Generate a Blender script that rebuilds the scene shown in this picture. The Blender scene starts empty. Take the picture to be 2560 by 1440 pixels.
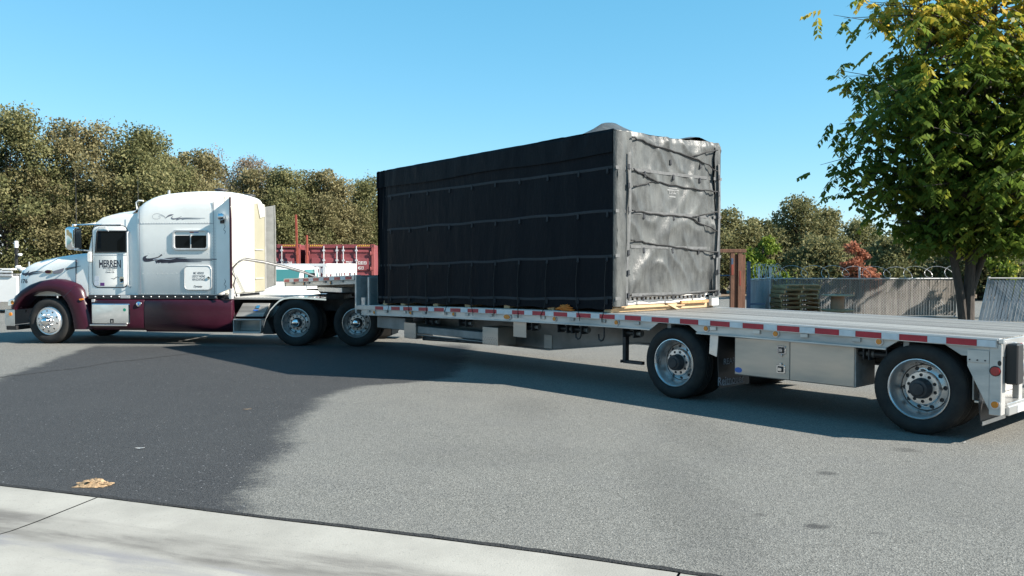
import bpy, bmesh, math, random
import numpy as np
from mathutils import Vector, Matrix, noise
R = math.radians
SC = bpy.context.scene
COL = SC.collection

# ---------------------------------------------------------------- camera, sky, sun, exposure
cam = bpy.data.cameras.new('camera'); cam.lens = 29.503; cam.sensor_width = 36
cam.clip_start = 0.05; cam.clip_end = 2000
camo = bpy.data.objects.new('camera', cam); COL.objects.link(camo)
camo.location = (0, 0, 1.742); camo.rotation_euler = (R(90 - 1.584), 0, 0)
SC.camera = camo

SUN_TO = Vector((1.375, -0.455, 1.0))
sun_el = math.atan2(SUN_TO.z, math.hypot(SUN_TO.x, SUN_TO.y))
sun_az = math.atan2(SUN_TO.x, SUN_TO.y)
W = bpy.data.worlds.new('World'); SC.world = W; W.use_nodes = True
wn = W.node_tree.nodes; wl = W.node_tree.links
bgn = wn['Background']
sky = wn.new('ShaderNodeTexSky'); sky.sky_type = 'NISHITA'; sky.sun_disc = False
sky.sun_elevation = sun_el; sky.sun_rotation = sun_az
sky.altitude = 50; sky.air_density = 0.8; sky.dust_density = 0.1; sky.ozone_density = 6.0
# the camera's flatter, cyan rendering of the clear sky, the same all round
sp = wn.new('ShaderNodeSeparateColor'); cb = wn.new('ShaderNodeCombineColor'); wl.new(sky.outputs[0], sp.inputs[0])
for i, (g_, k_) in enumerate(((1.0, 1.27), (0.58, 2.52), (0.50, 2.95))):
    pw_ = wn.new('ShaderNodeMath'); pw_.operation = 'POWER'; pw_.inputs[1].default_value = g_; wl.new(sp.outputs[i], pw_.inputs[0])
    mu_ = wn.new('ShaderNodeMath'); mu_.operation = 'MULTIPLY'; mu_.inputs[1].default_value = k_; wl.new(pw_.outputs[0], mu_.inputs[0]); wl.new(mu_.outputs[0], cb.inputs[i])
wl.new(cb.outputs[0], bgn.inputs['Color'])
bgn.inputs['Strength'].default_value = 0.064
sl = bpy.data.lights.new('sun', 'SUN'); sl.energy = 5.0; sl.angle = R(0.53); sl.color = (1.0, 0.935, 0.835)
so = bpy.data.objects.new('sun', sl); COL.objects.link(so)
so.rotation_euler = (-SUN_TO).to_track_quat('-Z', 'Y').to_euler(); so.location = (30, -8, 25)
SC.view_settings.view_transform = 'Standard'; SC.view_settings.look = 'None'
SC.view_settings.exposure = 1.27; SC.view_settings.gamma = 1.0

# ---------------------------------------------------------------- helpers
def tag(o, label=None, cat=None, group=None, kind=None):
    if label: o['label'] = label
    if cat: o['category'] = cat
    if group: o['group'] = group
    if kind: o['kind'] = kind
    return o

def empty(name, loc, rz=0, label=None, cat=None, group=None):
    o = bpy.data.objects.new(name, None); COL.objects.link(o)
    o.location = loc; o.rotation_euler = (0, 0, rz); o.empty_display_size = 0.2
    return tag(o, label, cat, group)

def place(name, me, parent=None, loc=(0, 0, 0), rot=(0, 0, 0), scale=(1, 1, 1)):
    o = bpy.data.objects.new(name, me); COL.objects.link(o)
    o.parent = parent; o.location = loc; o.rotation_euler = rot; o.scale = scale
    return o

class MB:
    def __init__(s): s.v = []; s.f = []
    def add(s, vs, fs):
        n = len(s.v); s.v += [tuple(v) for v in vs]; s.f += [tuple(i + n for i in f) for f in fs]; return s
    def box(s, x0, x1, y0, y1, z0, z1):
        vs = [(x, y, z) for x in (x0, x1) for y in (y0, y1) for z in (z0, z1)]
        return s.add(vs, [(0, 1, 3, 2), (4, 6, 7, 5), (0, 4, 5, 1), (2, 3, 7, 6), (0, 2, 6, 4), (1, 5, 7, 3)])
    def hexa(s, a, b):          # two quads joined
        return s.add(list(a) + list(b), [(0, 1, 2, 3), (7, 6, 5, 4)] + [(i, (i + 1) % 4, 4 + (i + 1) % 4, 4 + i) for i in range(4)])
    def prism(s, poly, axis, a, b):
        def P(p, t):
            return {'y': (p[0], t, p[1]), 'x': (t, p[0], p[1]), 'z': (p[0], p[1], t)}[axis]
        n = len(poly)
        return s.add([P(p, a) for p in poly] + [P(p, b) for p in poly],
                     [tuple(range(n)), tuple(range(2 * n - 1, n - 1, -1))] + [(i, (i + 1) % n, n + (i + 1) % n, n + i) for i in range(n)])
    def tube(s, path, r, n=8, r1=None, caps=True):
        path = [Vector(p) for p in path]; m = len(path); vs = []; fs = []
        up = Vector((0.13, 0.21, 0.97))
        for i, p in enumerate(path):
            d = (path[min(i + 1, m - 1)] - path[max(i - 1, 0)]).normalized()
            a = d.cross(up)
            if a.length < 1e-3: a = d.cross(Vector((1, 0, 0)))
            a.normalize(); b = d.cross(a)
            rr = (r[i] if isinstance(r, (list, tuple)) else (r if r1 is None else r + (r1 - r) * i / max(1, m - 1)))
            for k in range(n):
                t = 2 * math.pi * k / n
                vs.append(p + a * (rr * math.cos(t)) + b * (rr * math.sin(t)))
        for i in range(m - 1):
            for k in range(n):
                fs.append((i * n + k, i * n + (k + 1) % n, (i + 1) * n + (k + 1) % n, (i + 1) * n + k))
        if caps: fs += [tuple(range(n)), tuple((m - 1) * n + k for k in range(n))]
        return s.add(vs, fs)
    def cyl(s, p0, p1, r, n=16, r1=None): return s.tube([p0, p1], r, n, r1)
    def lathe(s, prof, c=(0, 0, 0), axis='y', n=32, closed=False):
        vs = []; fs = []; m = len(prof)
        for k in range(n):
            t = 2 * math.pi * k / n; cc, ss = math.cos(t), math.sin(t)
            for r, a in prof:
                vs.append({'y': (c[0] + r * cc, c[1] + a, c[2] + r * ss), 'z': (c[0] + r * cc, c[1] + r * ss, c[2] + a),
                           'x': (c[0] + a, c[1] + r * cc, c[2] + r * ss)}[axis])
        for k in range(n):
            k2 = (k + 1) % n
            for i in range(m if closed else m - 1):
                j = (i + 1) % m
                fs.append((k * m + i, k * m + j, k2 * m + j, k2 * m + i))
        return s.add(vs, fs)
    def grid(s, rows, close=False):
        nr = len(rows); nc = len(rows[0]); vs = [p for r in rows for p in r]; fs = []
        for i in range(nr - 1):
            for j in range(nc - 1 + (1 if close else 0)):
                fs.append((i * nc + j, i * nc + (j + 1) % nc, (i + 1) * nc + (j + 1) % nc, (i + 1) * nc + j))
        return s.add(vs, fs)
    def loft(s, secs, cap=True):
        n = len(s.v); s.grid(secs, close=True); nc = len(secs[0])
        if cap:
            s.f.append(tuple(n + i for i in range(nc))); s.f.append(tuple(n + (len(secs) - 1) * nc + i for i in range(nc)))
        return s
    def mesh(s, name, mat, bevel=0, smooth=35, seg=1, weld=False):
        me = bpy.data.meshes.new(name); me.from_pydata(s.v, [], s.f)
        bm = bmesh.new(); bm.from_mesh(me)
        if weld: bmesh.ops.remove_doubles(bm, verts=bm.verts, dist=0.0004)
        bmesh.ops.recalc_face_normals(bm, faces=bm.faces)
        if bevel:
            es = [e for e in bm.edges if len(e.link_faces) == 2 and e.calc_face_angle(0) > R(30)]
            bmesh.ops.bevel(bm, geom=es, offset=bevel, offset_type='OFFSET', segments=seg, profile=0.5, affect='EDGES', clamp_overlap=True)
        bm.to_mesh(me); bm.free()
        if smooth:
            me.polygons.foreach_set('use_smooth', [True] * len(me.polygons)); me.set_sharp_from_angle(angle=R(smooth))
        if mat: me.materials.append(mat)
        me.update(); return me
    def build(s, name, mat, parent=None, bevel=0, smooth=35, seg=1, loc=(0, 0, 0), rot=(0, 0, 0), label=None, weld=False):
        o = place(name, s.mesh(name, mat, bevel, smooth, seg, weld), parent, loc, rot)
        if label: o['label'] = label
        return o

def bx(name, mat, parent, x0, x1, y0, y1, z0, z1, bevel=0.004, label=None):
    return MB().box(x0, x1, y0, y1, z0, z1).build(name, mat, parent, bevel, label=label)

def rrect(x0, x1, z0, z1, r, n=5):
    pts = []
    for cx, cz, a0 in ((x1 - r, z1 - r, 0), (x0 + r, z1 - r, 90), (x0 + r, z0 + r, 180), (x1 - r, z0 + r, 270)):
        for k in range(n + 1):
            a = R(a0 + 90 * k / n); pts.append((cx + r * math.cos(a), cz + r * math.sin(a)))
    return pts

def ring(outer, inner, axis, a, b):
    m = MB(); n = len(outer)
    def P(p, t): return {'y': (p[0], t, p[1]), 'x': (t, p[0], p[1])}[axis]
    rows = [[P(p, a) for p in outer], [P(p, b) for p in outer], [P(p, b) for p in inner], [P(p, a) for p in inner]]
    m.grid(rows + [rows[0]], close=True); return m

_txt = {}
def text_mesh(body, width, mat, height=None, bold=0.0, shear=0.0):
    cu = bpy.data.curves.new('t', 'FONT'); cu.body = body; cu.size = 1; cu.align_x = 'CENTER'; cu.align_y = 'CENTER'
    cu.offset = bold; cu.shear = shear; cu.extrude = 0.0; cu.resolution_u = 3
    ob = bpy.data.objects.new('t', cu); COL.objects.link(ob)
    dg = bpy.context.evaluated_depsgraph_get(); me = bpy.data.meshes.new_from_object(ob.evaluated_get(dg))
    bpy.data.objects.remove(ob); bpy.data.curves.remove(cu)
    co = np.array([v.co[:] for v in me.vertices]); mn = co.min(0); mx = co.max(0)
    sx = width / (mx[0] - mn[0]); sy = sx if height is None else height / (mx[1] - mn[1])
    c = (mn + mx) / 2
    for v in me.vertices:
        v.co = ((v.co.x - c[0]) * sx, (v.co.y - c[1]) * sy, 0)
    me.materials.clear(); me.materials.append(mat); me.name = 'lettering'; return me
ORI = {'left': Matrix(((-1, 0, 0), (0, 0, 1), (0, 1, 0))), 'rear': Matrix(((0, 0, -1), (-1, 0, 0), (0, 1, 0))),
       'front': Matrix(((1, 0, 0), (0, 0, -1), (0, 1, 0)))}
def lettering(body, parent, loc, ori, width, mat, height=None, bold=0.0, shear=0.0, roll=0.0):
    o = place('lettering', text_mesh(body, width, mat, height, bold, shear), parent, loc)
    o.rotation_euler = (ORI[ori] @ Matrix.Rotation(roll, 3, 'Z')).to_euler(); return o

def ribbon(m, pts, ws, y, th=0.002, sub=4):
    """flat tapering stroke on a plane y = const (points are x,z)"""
    P = [Vector((p[0], p[1])) for p in pts]; Q = []; Wd = []
    for i in range(len(P) - 1):
        p0 = P[max(i - 1, 0)]; p1 = P[i]; p2 = P[i + 1]; p3 = P[min(i + 2, len(P) - 1)]
        for k in range(sub):
            t = k / sub
            Q.append(0.5 * ((2 * p1) + (p2 - p0) * t + (2 * p0 - 5 * p1 + 4 * p2 - p3) * t * t + (3 * p1 - p0 - 3 * p2 + p3) * t ** 3))
            Wd.append(ws[i] + (ws[i + 1] - ws[i]) * t)
    Q.append(P[-1]); Wd.append(ws[-1])
    up = []; lo = []
    for i, q in enumerate(Q):
        d = (Q[min(i + 1, len(Q) - 1)] - Q[max(i - 1, 0)]); d = d.normalized() if d.length > 1e-6 else Vector((1, 0))
        nrm = Vector((-d.y, d.x)); w = Wd[i] / 2
        up.append((q.x + nrm.x * w, y, q.y + nrm.y * w)); lo.append((q.x - nrm.x * w, y, q.y - nrm.y * w))
    m.grid([up, lo]); return m

# ---------------------------------------------------------------- materials
def nodes(name):
    m = bpy.data.materials.new(name); m.use_nodes = True
    nt = m.node_tree; return m, nt.nodes, nt.links, nt.nodes['Principled BSDF']
def c4(c): return (c[0], c[1], c[2], 1)
def M(name, col, rough=0.5, metal=0.0, var=0.0, vs=3.0, col2=None, bump=0.0, bs=60.0, spec=0.5, coat=0.0, stretch=(1, 1, 1), emit=None, detail=6, rvar=0.0, ovar=0.0):
    m, n, l, p = nodes(name)
    p.inputs['Base Color'].default_value = c4(col); p.inputs['Roughness'].default_value = rough
    p.inputs['Metallic'].default_value = metal; p.inputs['Specular IOR Level'].default_value = spec
    p.inputs['Coat Weight'].default_value = coat; p.inputs['Coat Roughness'].default_value = 0.08
    if emit: p.inputs['Emission Color'].default_value = c4(col); p.inputs['Emission Strength'].default_value = emit
    if var or col2 or bump or rvar:
        tc = n.new('ShaderNodeTexCoord'); mp = n.new('ShaderNodeMapping'); l.new(tc.outputs['Object'], mp.inputs[0])
        mp.inputs['Scale'].default_value = stretch
        oi = n.new('ShaderNodeObjectInfo'); ml = n.new('ShaderNodeMath'); ml.operation = 'MULTIPLY'; ml.inputs[1].default_value = 37.0
        l.new(oi.outputs['Random'], ml.inputs[0]); vm = n.new('ShaderNodeVectorMath'); vm.operation = 'ADD'
        l.new(mp.outputs[0], vm.inputs[0]); l.new(ml.outputs[0], vm.inputs[1]); mp = vm
    if var or col2 or rvar:
        nz = n.new('ShaderNodeTexNoise'); nz.inputs['Scale'].default_value = vs; nz.inputs['Detail'].default_value = detail
        nz.inputs['Roughness'].default_value = 0.62
        l.new(mp.outputs[0], nz.inputs['Vector'])
        mr = n.new('ShaderNodeMapRange'); mr.inputs[1].default_value = 0.32; mr.inputs[2].default_value = 0.7
        l.new(nz.outputs['Fac'], mr.inputs[0])
        mx = n.new('ShaderNodeMix'); mx.data_type = 'RGBA'
        c2 = col2 if col2 else tuple(min(1, c * (1 - var)) for c in col); c1 = col if col2 else tuple(min(1, c * (1 + var * 0.6)) for c in col)
        mx.inputs[6].default_value = c4(c1); mx.inputs[7].default_value = c4(c2)
        l.new(mr.outputs[0], mx.inputs[0]); cout = mx.outputs[2]
        if ovar:
            hv = n.new('ShaderNodeHueSaturation'); rm = n.new('ShaderNodeMapRange'); rm.inputs[3].default_value = 1 - ovar; rm.inputs[4].default_value = 1 + ovar
            l.new(oi.outputs['Random'], rm.inputs[0]); l.new(rm.outputs[0], hv.inputs['Value']); l.new(cout, hv.inputs['Color']); cout = hv.outputs[0]
        l.new(cout, p.inputs['Base Color'])
        if rvar:
            m2 = n.new('ShaderNodeMapRange'); m2.inputs[3].default_value = max(0.02, rough - rvar); m2.inputs[4].default_value = min(1, rough + rvar)
            l.new(mr.outputs[0], m2.inputs[0]); l.new(m2.outputs[0], p.inputs['Roughness'])
    if bump:
        nb = n.new('ShaderNodeTexNoise'); nb.inputs['Scale'].default_value = bs; nb.inputs['Detail'].default_value = 4
        l.new(mp.outputs[0], nb.inputs['Vector'])
        b = n.new('ShaderNodeBump'); b.inputs['Strength'].default_value = bump; b.inputs['Distance'].default_value = 0.02
        l.new(nb.outputs['Fac'], b.inputs['Height']); l.new(b.outputs[0], p.inputs['Normal'])
    return m

MT = {}
MT['white'] = M('white_paint', (0.84, 0.83, 0.79), 0.30, var=0.07, vs=1.5, coat=0.35)
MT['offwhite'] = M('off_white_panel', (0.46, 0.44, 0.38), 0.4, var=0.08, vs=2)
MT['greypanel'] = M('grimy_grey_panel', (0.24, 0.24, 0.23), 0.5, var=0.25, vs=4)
MT['cream_shade'] = M('shaded_wall_cream', (0.30, 0.28, 0.205), 0.45, var=0.06, vs=2)  # shade on the sleeper's rear wall, painted as a cream tone
MT['maroon'] = M('maroon_paint', (0.036, 0.0068, 0.0155), 0.33, var=0.25, vs=2.5, coat=0.12, spec=0.3)
MT['chrome'] = M('chrome', (0.82, 0.82, 0.83), 0.10, 1.0, rvar=0.05, vs=6)
MT['alu'] = M('aluminium', (0.62, 0.62, 0.61), 0.36, 0.85, var=0.16, vs=4, rvar=0.1)
MT['aluold'] = M('weathered_aluminium', (0.52, 0.51, 0.49), 0.48, 0.55, var=0.3, vs=3, rvar=0.14, stretch=(0.35, 1, 1.5))
MT['aludeck'] = M('deck_aluminium', (0.31, 0.30, 0.28), 0.6, 0.2, var=0.65, vs=2.4, rvar=0.12, stretch=(0.12, 9, 1), bump=0.15, bs=20, ovar=0.22)
MT['alurim'] = M('wheel_aluminium', (0.60, 0.60, 0.60), 0.34, 0.9, var=0.25, vs=6, rvar=0.12)
MT['polish'] = M('polished_wheel', (0.80, 0.80, 0.80), 0.30, 0.8, var=0.08, vs=8, rvar=0.08)
MT['aluside'] = M('mill_aluminium', (0.46, 0.42, 0.375), 0.40, 0.9, var=0.14, vs=2, rvar=0.1, stretch=(0.5, 1, 2))
MT['steel'] = M('dark_steel', (0.035, 0.035, 0.038), 0.55, 0.2, var=0.4, vs=8, rvar=0.15)
MT['frame'] = M('grey_frame', (0.24, 0.24, 0.235), 0.5, 0.4, var=0.3, vs=3)
MT['black'] = M('black_plastic', (0.014, 0.014, 0.015), 0.5)
MT['rubber'] = M('tyre_rubber', (0.017, 0.017, 0.018), 0.8, var=0.35, vs=7, col2=(0.034, 0.032, 0.029), spec=0.3)
MT['glass'] = M('dark_glass', (0.006, 0.009, 0.012), 0.06, spec=0.25)
MT['tealglass'] = M('teal_glass', (0.05, 0.17, 0.165), 0.05, spec=0.9)
MT['red'] = M('red_tape', (0.42, 0.012, 0.03), 0.35, var=0.2, vs=12)
MT['wtape'] = M('white_tape', (0.62, 0.64, 0.66), 0.4, var=0.15, vs=10)
MT['amber'] = M('amber_lens', (0.62, 0.20, 0.01), 0.2, coat=0.5)
MT['redlens'] = M('red_lens', (0.35, 0.008, 0.015), 0.2, coat=0.5)
MT['ink'] = M('dark_lettering', (0.03, 0.03, 0.045), 0.45)
MT['ink2'] = M('grey_lettering', (0.16, 0.16, 0.19), 0.45)
MT['wink'] = M('white_lettering', (0.72, 0.70, 0.68), 0.6, var=0.2, vs=9)
MT['gink'] = M('grey_flap_lettering', (0.25, 0.28, 0.32), 0.6)
MT['wood'] = M('pallet_wood', (0.46, 0.25, 0.11), 0.8, var=0.45, vs=5, stretch=(0.4, 3, 3), bump=0.3, bs=40)
MT['pallet2'] = M('fresh_pallet_wood', (0.62, 0.40, 0.20), 0.8, var=0.35, vs=5, stretch=(0.4, 3, 3), bump=0.3, bs=40)
MT['pine'] = M('pale_timber', (0.46, 0.33, 0.19), 0.7, var=0.35, vs=4, stretch=(2, 0.4, 4), bump=0.2, bs=40)
MT['rust'] = M('rusty_steel', (0.16, 0.075, 0.045), 0.8, 0.1, var=0.4, vs=7, stretch=(2, 2, 0.5), bump=0.2, bs=30)
MT['corten'] = M('container_red', (0.175, 0.036, 0.040), 0.55, var=0.22, vs=2.5, bump=0.05, bs=15)
MT['corten2'] = M('container_pink', (0.26, 0.062, 0.058), 0.55, var=0.2, vs=2.5)
MT['galv'] = M('galvanised', (0.60, 0.60, 0.60), 0.42, 0.5, var=0.2, vs=6)
MT['orangepaint'] = M('orange_red_paint', (0.26, 0.05, 0.028), 0.6, var=0.2, vs=5)
MT['yellow'] = M('yellow_paint', (0.6, 0.38, 0.03), 0.6, var=0.2, vs=6)
MT['blue'] = M('blue_sticker', (0.03, 0.12, 0.42), 0.4)
MT['purple'] = M('purple_sticker', (0.10, 0.03, 0.16), 0.5)
MT['vinyl'] = M('sticker_grey', (0.42, 0.46, 0.52), 0.5)
MT['bluepost'] = M('blue_grey_steel', (0.06, 0.09, 0.15), 0.55, 0.2, var=0.2, vs=5)
MT['slat'] = M('fence_slat', (0.215, 0.192, 0.168), 0.7, var=0.3, vs=2.5, bump=0.25, bs=45, ovar=0.25)
MT['slat2'] = M('fence_slat_blue', (0.26, 0.31, 0.36), 0.55, var=0.3, vs=2.5, bump=0.2, bs=45)
MT['card'] = M('brown_fibreboard', (0.40, 0.23, 0.14), 0.8, var=0.15, vs=6)
MT['whiteveh'] = M('white_vehicle_paint', (0.66, 0.66, 0.65), 0.35, var=0.04, vs=2, coat=0.3)
MT['webbing3'] = M('faded_white_print', (0.22, 0.225, 0.225), 0.7, var=0.4, vs=25)
MT['webbing2'] = M('tarp_webbing_pale', (0.10, 0.103, 0.105), 0.75, var=0.3, vs=14)
MT['webbing'] = M('tarp_webbing', (0.014, 0.017, 0.023), 0.75, var=0.3, vs=14)
MT['cord'] = M('black_elastic', (0.012, 0.012, 0.013), 0.7)
MT['orangestrap'] = M('orange_webbing', (0.55, 0.17, 0.02), 0.8, var=0.3, vs=20)
MT['dry'] = M('dry_husk', (0.33, 0.225, 0.13), 0.85, var=0.5, vs=25, bump=0.4, bs=60)
MT['bark'] = M('bark', (0.055, 0.044, 0.036), 0.9, var=0.4, vs=9, stretch=(2, 2, 0.5), bump=0.6, bs=25)

def tarp_material(name, dust_and_sun):
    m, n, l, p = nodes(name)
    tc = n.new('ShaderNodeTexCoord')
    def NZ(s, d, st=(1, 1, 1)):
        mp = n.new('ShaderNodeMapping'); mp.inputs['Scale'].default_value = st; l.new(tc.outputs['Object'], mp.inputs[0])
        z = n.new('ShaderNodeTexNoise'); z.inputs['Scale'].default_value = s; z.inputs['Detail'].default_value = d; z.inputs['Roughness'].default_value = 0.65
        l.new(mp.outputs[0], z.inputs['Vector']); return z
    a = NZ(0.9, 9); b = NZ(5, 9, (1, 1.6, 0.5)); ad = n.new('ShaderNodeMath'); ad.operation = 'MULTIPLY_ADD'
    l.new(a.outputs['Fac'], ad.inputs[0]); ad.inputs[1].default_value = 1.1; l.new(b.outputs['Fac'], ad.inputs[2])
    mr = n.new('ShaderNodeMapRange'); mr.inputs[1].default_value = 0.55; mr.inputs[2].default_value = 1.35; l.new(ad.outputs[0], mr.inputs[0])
    m2 = n.new('ShaderNodeMath'); m2.operation = 'MULTIPLY'; l.new(mr.outputs[0], m2.inputs[0]); m2.inputs[1].default_value = dust_and_sun
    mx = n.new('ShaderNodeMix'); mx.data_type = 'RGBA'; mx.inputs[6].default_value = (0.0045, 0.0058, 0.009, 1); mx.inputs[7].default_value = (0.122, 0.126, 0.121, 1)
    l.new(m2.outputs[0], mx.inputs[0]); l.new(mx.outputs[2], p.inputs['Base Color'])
    p.inputs['Roughness'].default_value = 0.55; p.inputs['Specular IOR Level'].default_value = 0.07 if dust_and_sun < 0.5 else 0.34
    if dust_and_sun > 0.5: p.inputs['Roughness'].default_value = 0.40
    w = NZ(13, 5, (1, 1, 0.35)); b1 = n.new('ShaderNodeBump'); b1.inputs['Strength'].default_value = 0.35 if dust_and_sun < 0.5 else 0.42; b1.inputs['Distance'].default_value = 0.03
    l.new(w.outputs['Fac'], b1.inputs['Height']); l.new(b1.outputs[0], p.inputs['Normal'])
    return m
MT['tarp'] = tarp_material('black_tarp', 0.02); MT['tarp2'] = tarp_material('weathered_black_tarp', 0.06); MT['tarp_sunlit_dusty'] = tarp_material('sunlit_dusty_tarp', 1.0)  # one vinyl: sunlit rear and roof painted paler with dust, shaded sides near black

def asphalt_material():
    m, n, l, p = nodes('asphalt')
    tc = n.new('ShaderNodeTexCoord'); P = tc.outputs['Object']
    def NZ(s, d=4, rough=0.6, st=(1, 1, 1)):
        mp = n.new('ShaderNodeMapping'); mp.inputs['Scale'].default_value = st; l.new(P, mp.inputs[0])
        z = n.new('ShaderNodeTexNoise'); z.inputs['Scale'].default_value = s; z.inputs['Detail'].default_value = d; z.inputs['Roughness'].default_value = rough
        l.new(mp.outputs[0], z.inputs['Vector']); return z.outputs['Fac']
    def MAP(v, a, b, c=0, d=1, smooth=False):
        r = n.new('ShaderNodeMapRange'); r.inputs[1].default_value = a; r.inputs[2].default_value = b; r.inputs[3].default_value = c; r.inputs[4].default_value = d
        if smooth: r.interpolation_type = 'SMOOTHSTEP'
        l.new(v, r.inputs[0]); return r.outputs[0]
    def MATH(op, a, b=None, c=None):
        q = n.new('ShaderNodeMath'); q.operation = op
        for i, x in enumerate((a, b, c)):
            if x is None: continue
            if isinstance(x, (int, float)): q.inputs[i].default_value = x
            else: l.new(x, q.inputs[i])
        return q.outputs[0]
    def MIX(f, a, b):
        q = n.new('ShaderNodeMix'); q.data_type = 'RGBA'
        if isinstance(f, (int, float)): q.inputs[0].default_value = f
        else: l.new(f, q.inputs[0])
        for i, x in ((6, a), (7, b)):
            if isinstance(x, tuple): q.inputs[i].default_value = c4(x)
            else: l.new(x, q.inputs[i])
        return q.outputs[2]
    sep = n.new('ShaderNodeSeparateXYZ'); l.new(P, sep.inputs[0]); X, Y = sep.outputs['X'], sep.outputs['Y']
    # aggregate: stones pale and dark
    vo = n.new('ShaderNodeTexVoronoi'); vo.inputs['Scale'].default_value = 105; l.new(P, vo.inputs['Vector'])
    sc = n.new('ShaderNodeSeparateColor'); l.new(vo.outputs['Color'], sc.inputs[0])
    stone = sc.outputs[0]; fine = NZ(170, 3, 0.7); big = NZ(0.35, 6, 0.6); mid = NZ(1.7, 6, 0.65)
    base = MIX(MAP(stone, 0.0, 1.0), (0.078, 0.077, 0.070), (0.240, 0.234, 0.212))
    base = MIX(MAP(fine, 0.35, 0.5, 0.55, 0.0), base, (0.05, 0.051, 0.05))
    base = MIX(MAP(MATH('MULTIPLY', stone, sc.outputs[1]), 0.86, 0.95), base, (0.36, 0.35, 0.325))
    base = MIX(MAP(big, 0.38, 0.66, 0.0, 0.28), base, (0.185, 0.178, 0.160))
    base = MIX(MAP(mid, 0.45, 0.75, 0.0, 0.25), base, (0.11, 0.11, 0.11))
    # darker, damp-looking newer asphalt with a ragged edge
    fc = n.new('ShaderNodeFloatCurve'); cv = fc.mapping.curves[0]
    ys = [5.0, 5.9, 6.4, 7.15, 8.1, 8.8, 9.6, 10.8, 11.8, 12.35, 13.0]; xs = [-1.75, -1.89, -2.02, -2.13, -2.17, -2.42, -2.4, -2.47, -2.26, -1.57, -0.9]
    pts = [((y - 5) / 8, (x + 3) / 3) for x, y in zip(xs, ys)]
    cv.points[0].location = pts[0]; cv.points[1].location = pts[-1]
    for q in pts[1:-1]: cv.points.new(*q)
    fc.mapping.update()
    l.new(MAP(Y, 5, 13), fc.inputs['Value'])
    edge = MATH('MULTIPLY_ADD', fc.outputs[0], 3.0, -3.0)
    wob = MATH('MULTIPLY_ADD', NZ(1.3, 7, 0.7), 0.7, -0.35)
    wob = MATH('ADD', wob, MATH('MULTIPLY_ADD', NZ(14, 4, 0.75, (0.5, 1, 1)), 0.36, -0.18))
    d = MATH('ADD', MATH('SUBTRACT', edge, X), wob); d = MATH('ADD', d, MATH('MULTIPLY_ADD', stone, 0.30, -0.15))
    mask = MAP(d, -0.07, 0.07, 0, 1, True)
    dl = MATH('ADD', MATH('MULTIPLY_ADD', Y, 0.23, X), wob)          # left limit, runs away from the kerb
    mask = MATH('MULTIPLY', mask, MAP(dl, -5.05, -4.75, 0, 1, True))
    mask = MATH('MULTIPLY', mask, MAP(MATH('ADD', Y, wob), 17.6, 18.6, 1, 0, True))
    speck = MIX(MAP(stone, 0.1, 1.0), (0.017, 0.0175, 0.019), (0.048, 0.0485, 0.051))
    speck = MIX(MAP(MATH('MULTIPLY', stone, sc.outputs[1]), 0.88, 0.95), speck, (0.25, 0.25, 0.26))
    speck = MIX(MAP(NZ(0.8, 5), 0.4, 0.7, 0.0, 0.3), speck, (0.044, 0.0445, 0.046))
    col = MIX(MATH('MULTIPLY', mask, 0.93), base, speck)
    # oil drips, tyre scuffs
    def spot(cx, cy, rx, ry, k):
        nonlocal col
        u = MATH('DIVIDE', MATH('SUBTRACT', X, cx), rx); v = MATH('DIVIDE', MATH('SUBTRACT', Y, cy), ry)
        dd = MATH('ADD', MATH('SQRT', MATH('ADD', MATH('MULTIPLY', u, u), MATH('MULTIPLY', v, v))), MATH('MULTIPLY_ADD', NZ(9, 3), 1.2, -0.6))
        col = MIX(MAP(dd, 1.15, 0.35, 0, k, True), col, (0.035, 0.034, 0.033))
    spot(2.63, 6.97, 0.10, 0.10, 0.6); spot(2.03, 5.55, 0.11, 0.07, 0.75); spot(3.71, 7.85, 0.15, 0.13, 0.45); spot(1.72, 5.80, 0.06, 0.06, 0.4); spot(2.38, 5.40, 0.07, 0.04, 0.35)
    spot(1.3, 6.2, 0.45, 2.2, 0.20); spot(1.9, 8.6, 0.5, 1.6, 0.18); spot(-0.3, 7.6, 1.4, 0.5, 0.10); spot(3.4, 6.3, 0.9, 1.3, 0.10); spot(0.2, 10.2, 0.5, 1.0, 0.14)
    l.new(col, p.inputs['Base Color'])
    p.inputs['Roughness'].default_value = 0.82; p.inputs['Specular IOR Level'].default_value = 0.28
    b = n.new('ShaderNodeBump'); b.inputs['Strength'].default_value = 0.6; b.inputs['Distance'].default_value = 0.006
    l.new(MATH('ADD', vo.outputs['Distance'], MATH('MULTIPLY', fine, 0.6)), b.inputs['Height']); l.new(b.outputs[0], p.inputs['Normal'])
    return m
MT['asphalt'] = asphalt_material()

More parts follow.
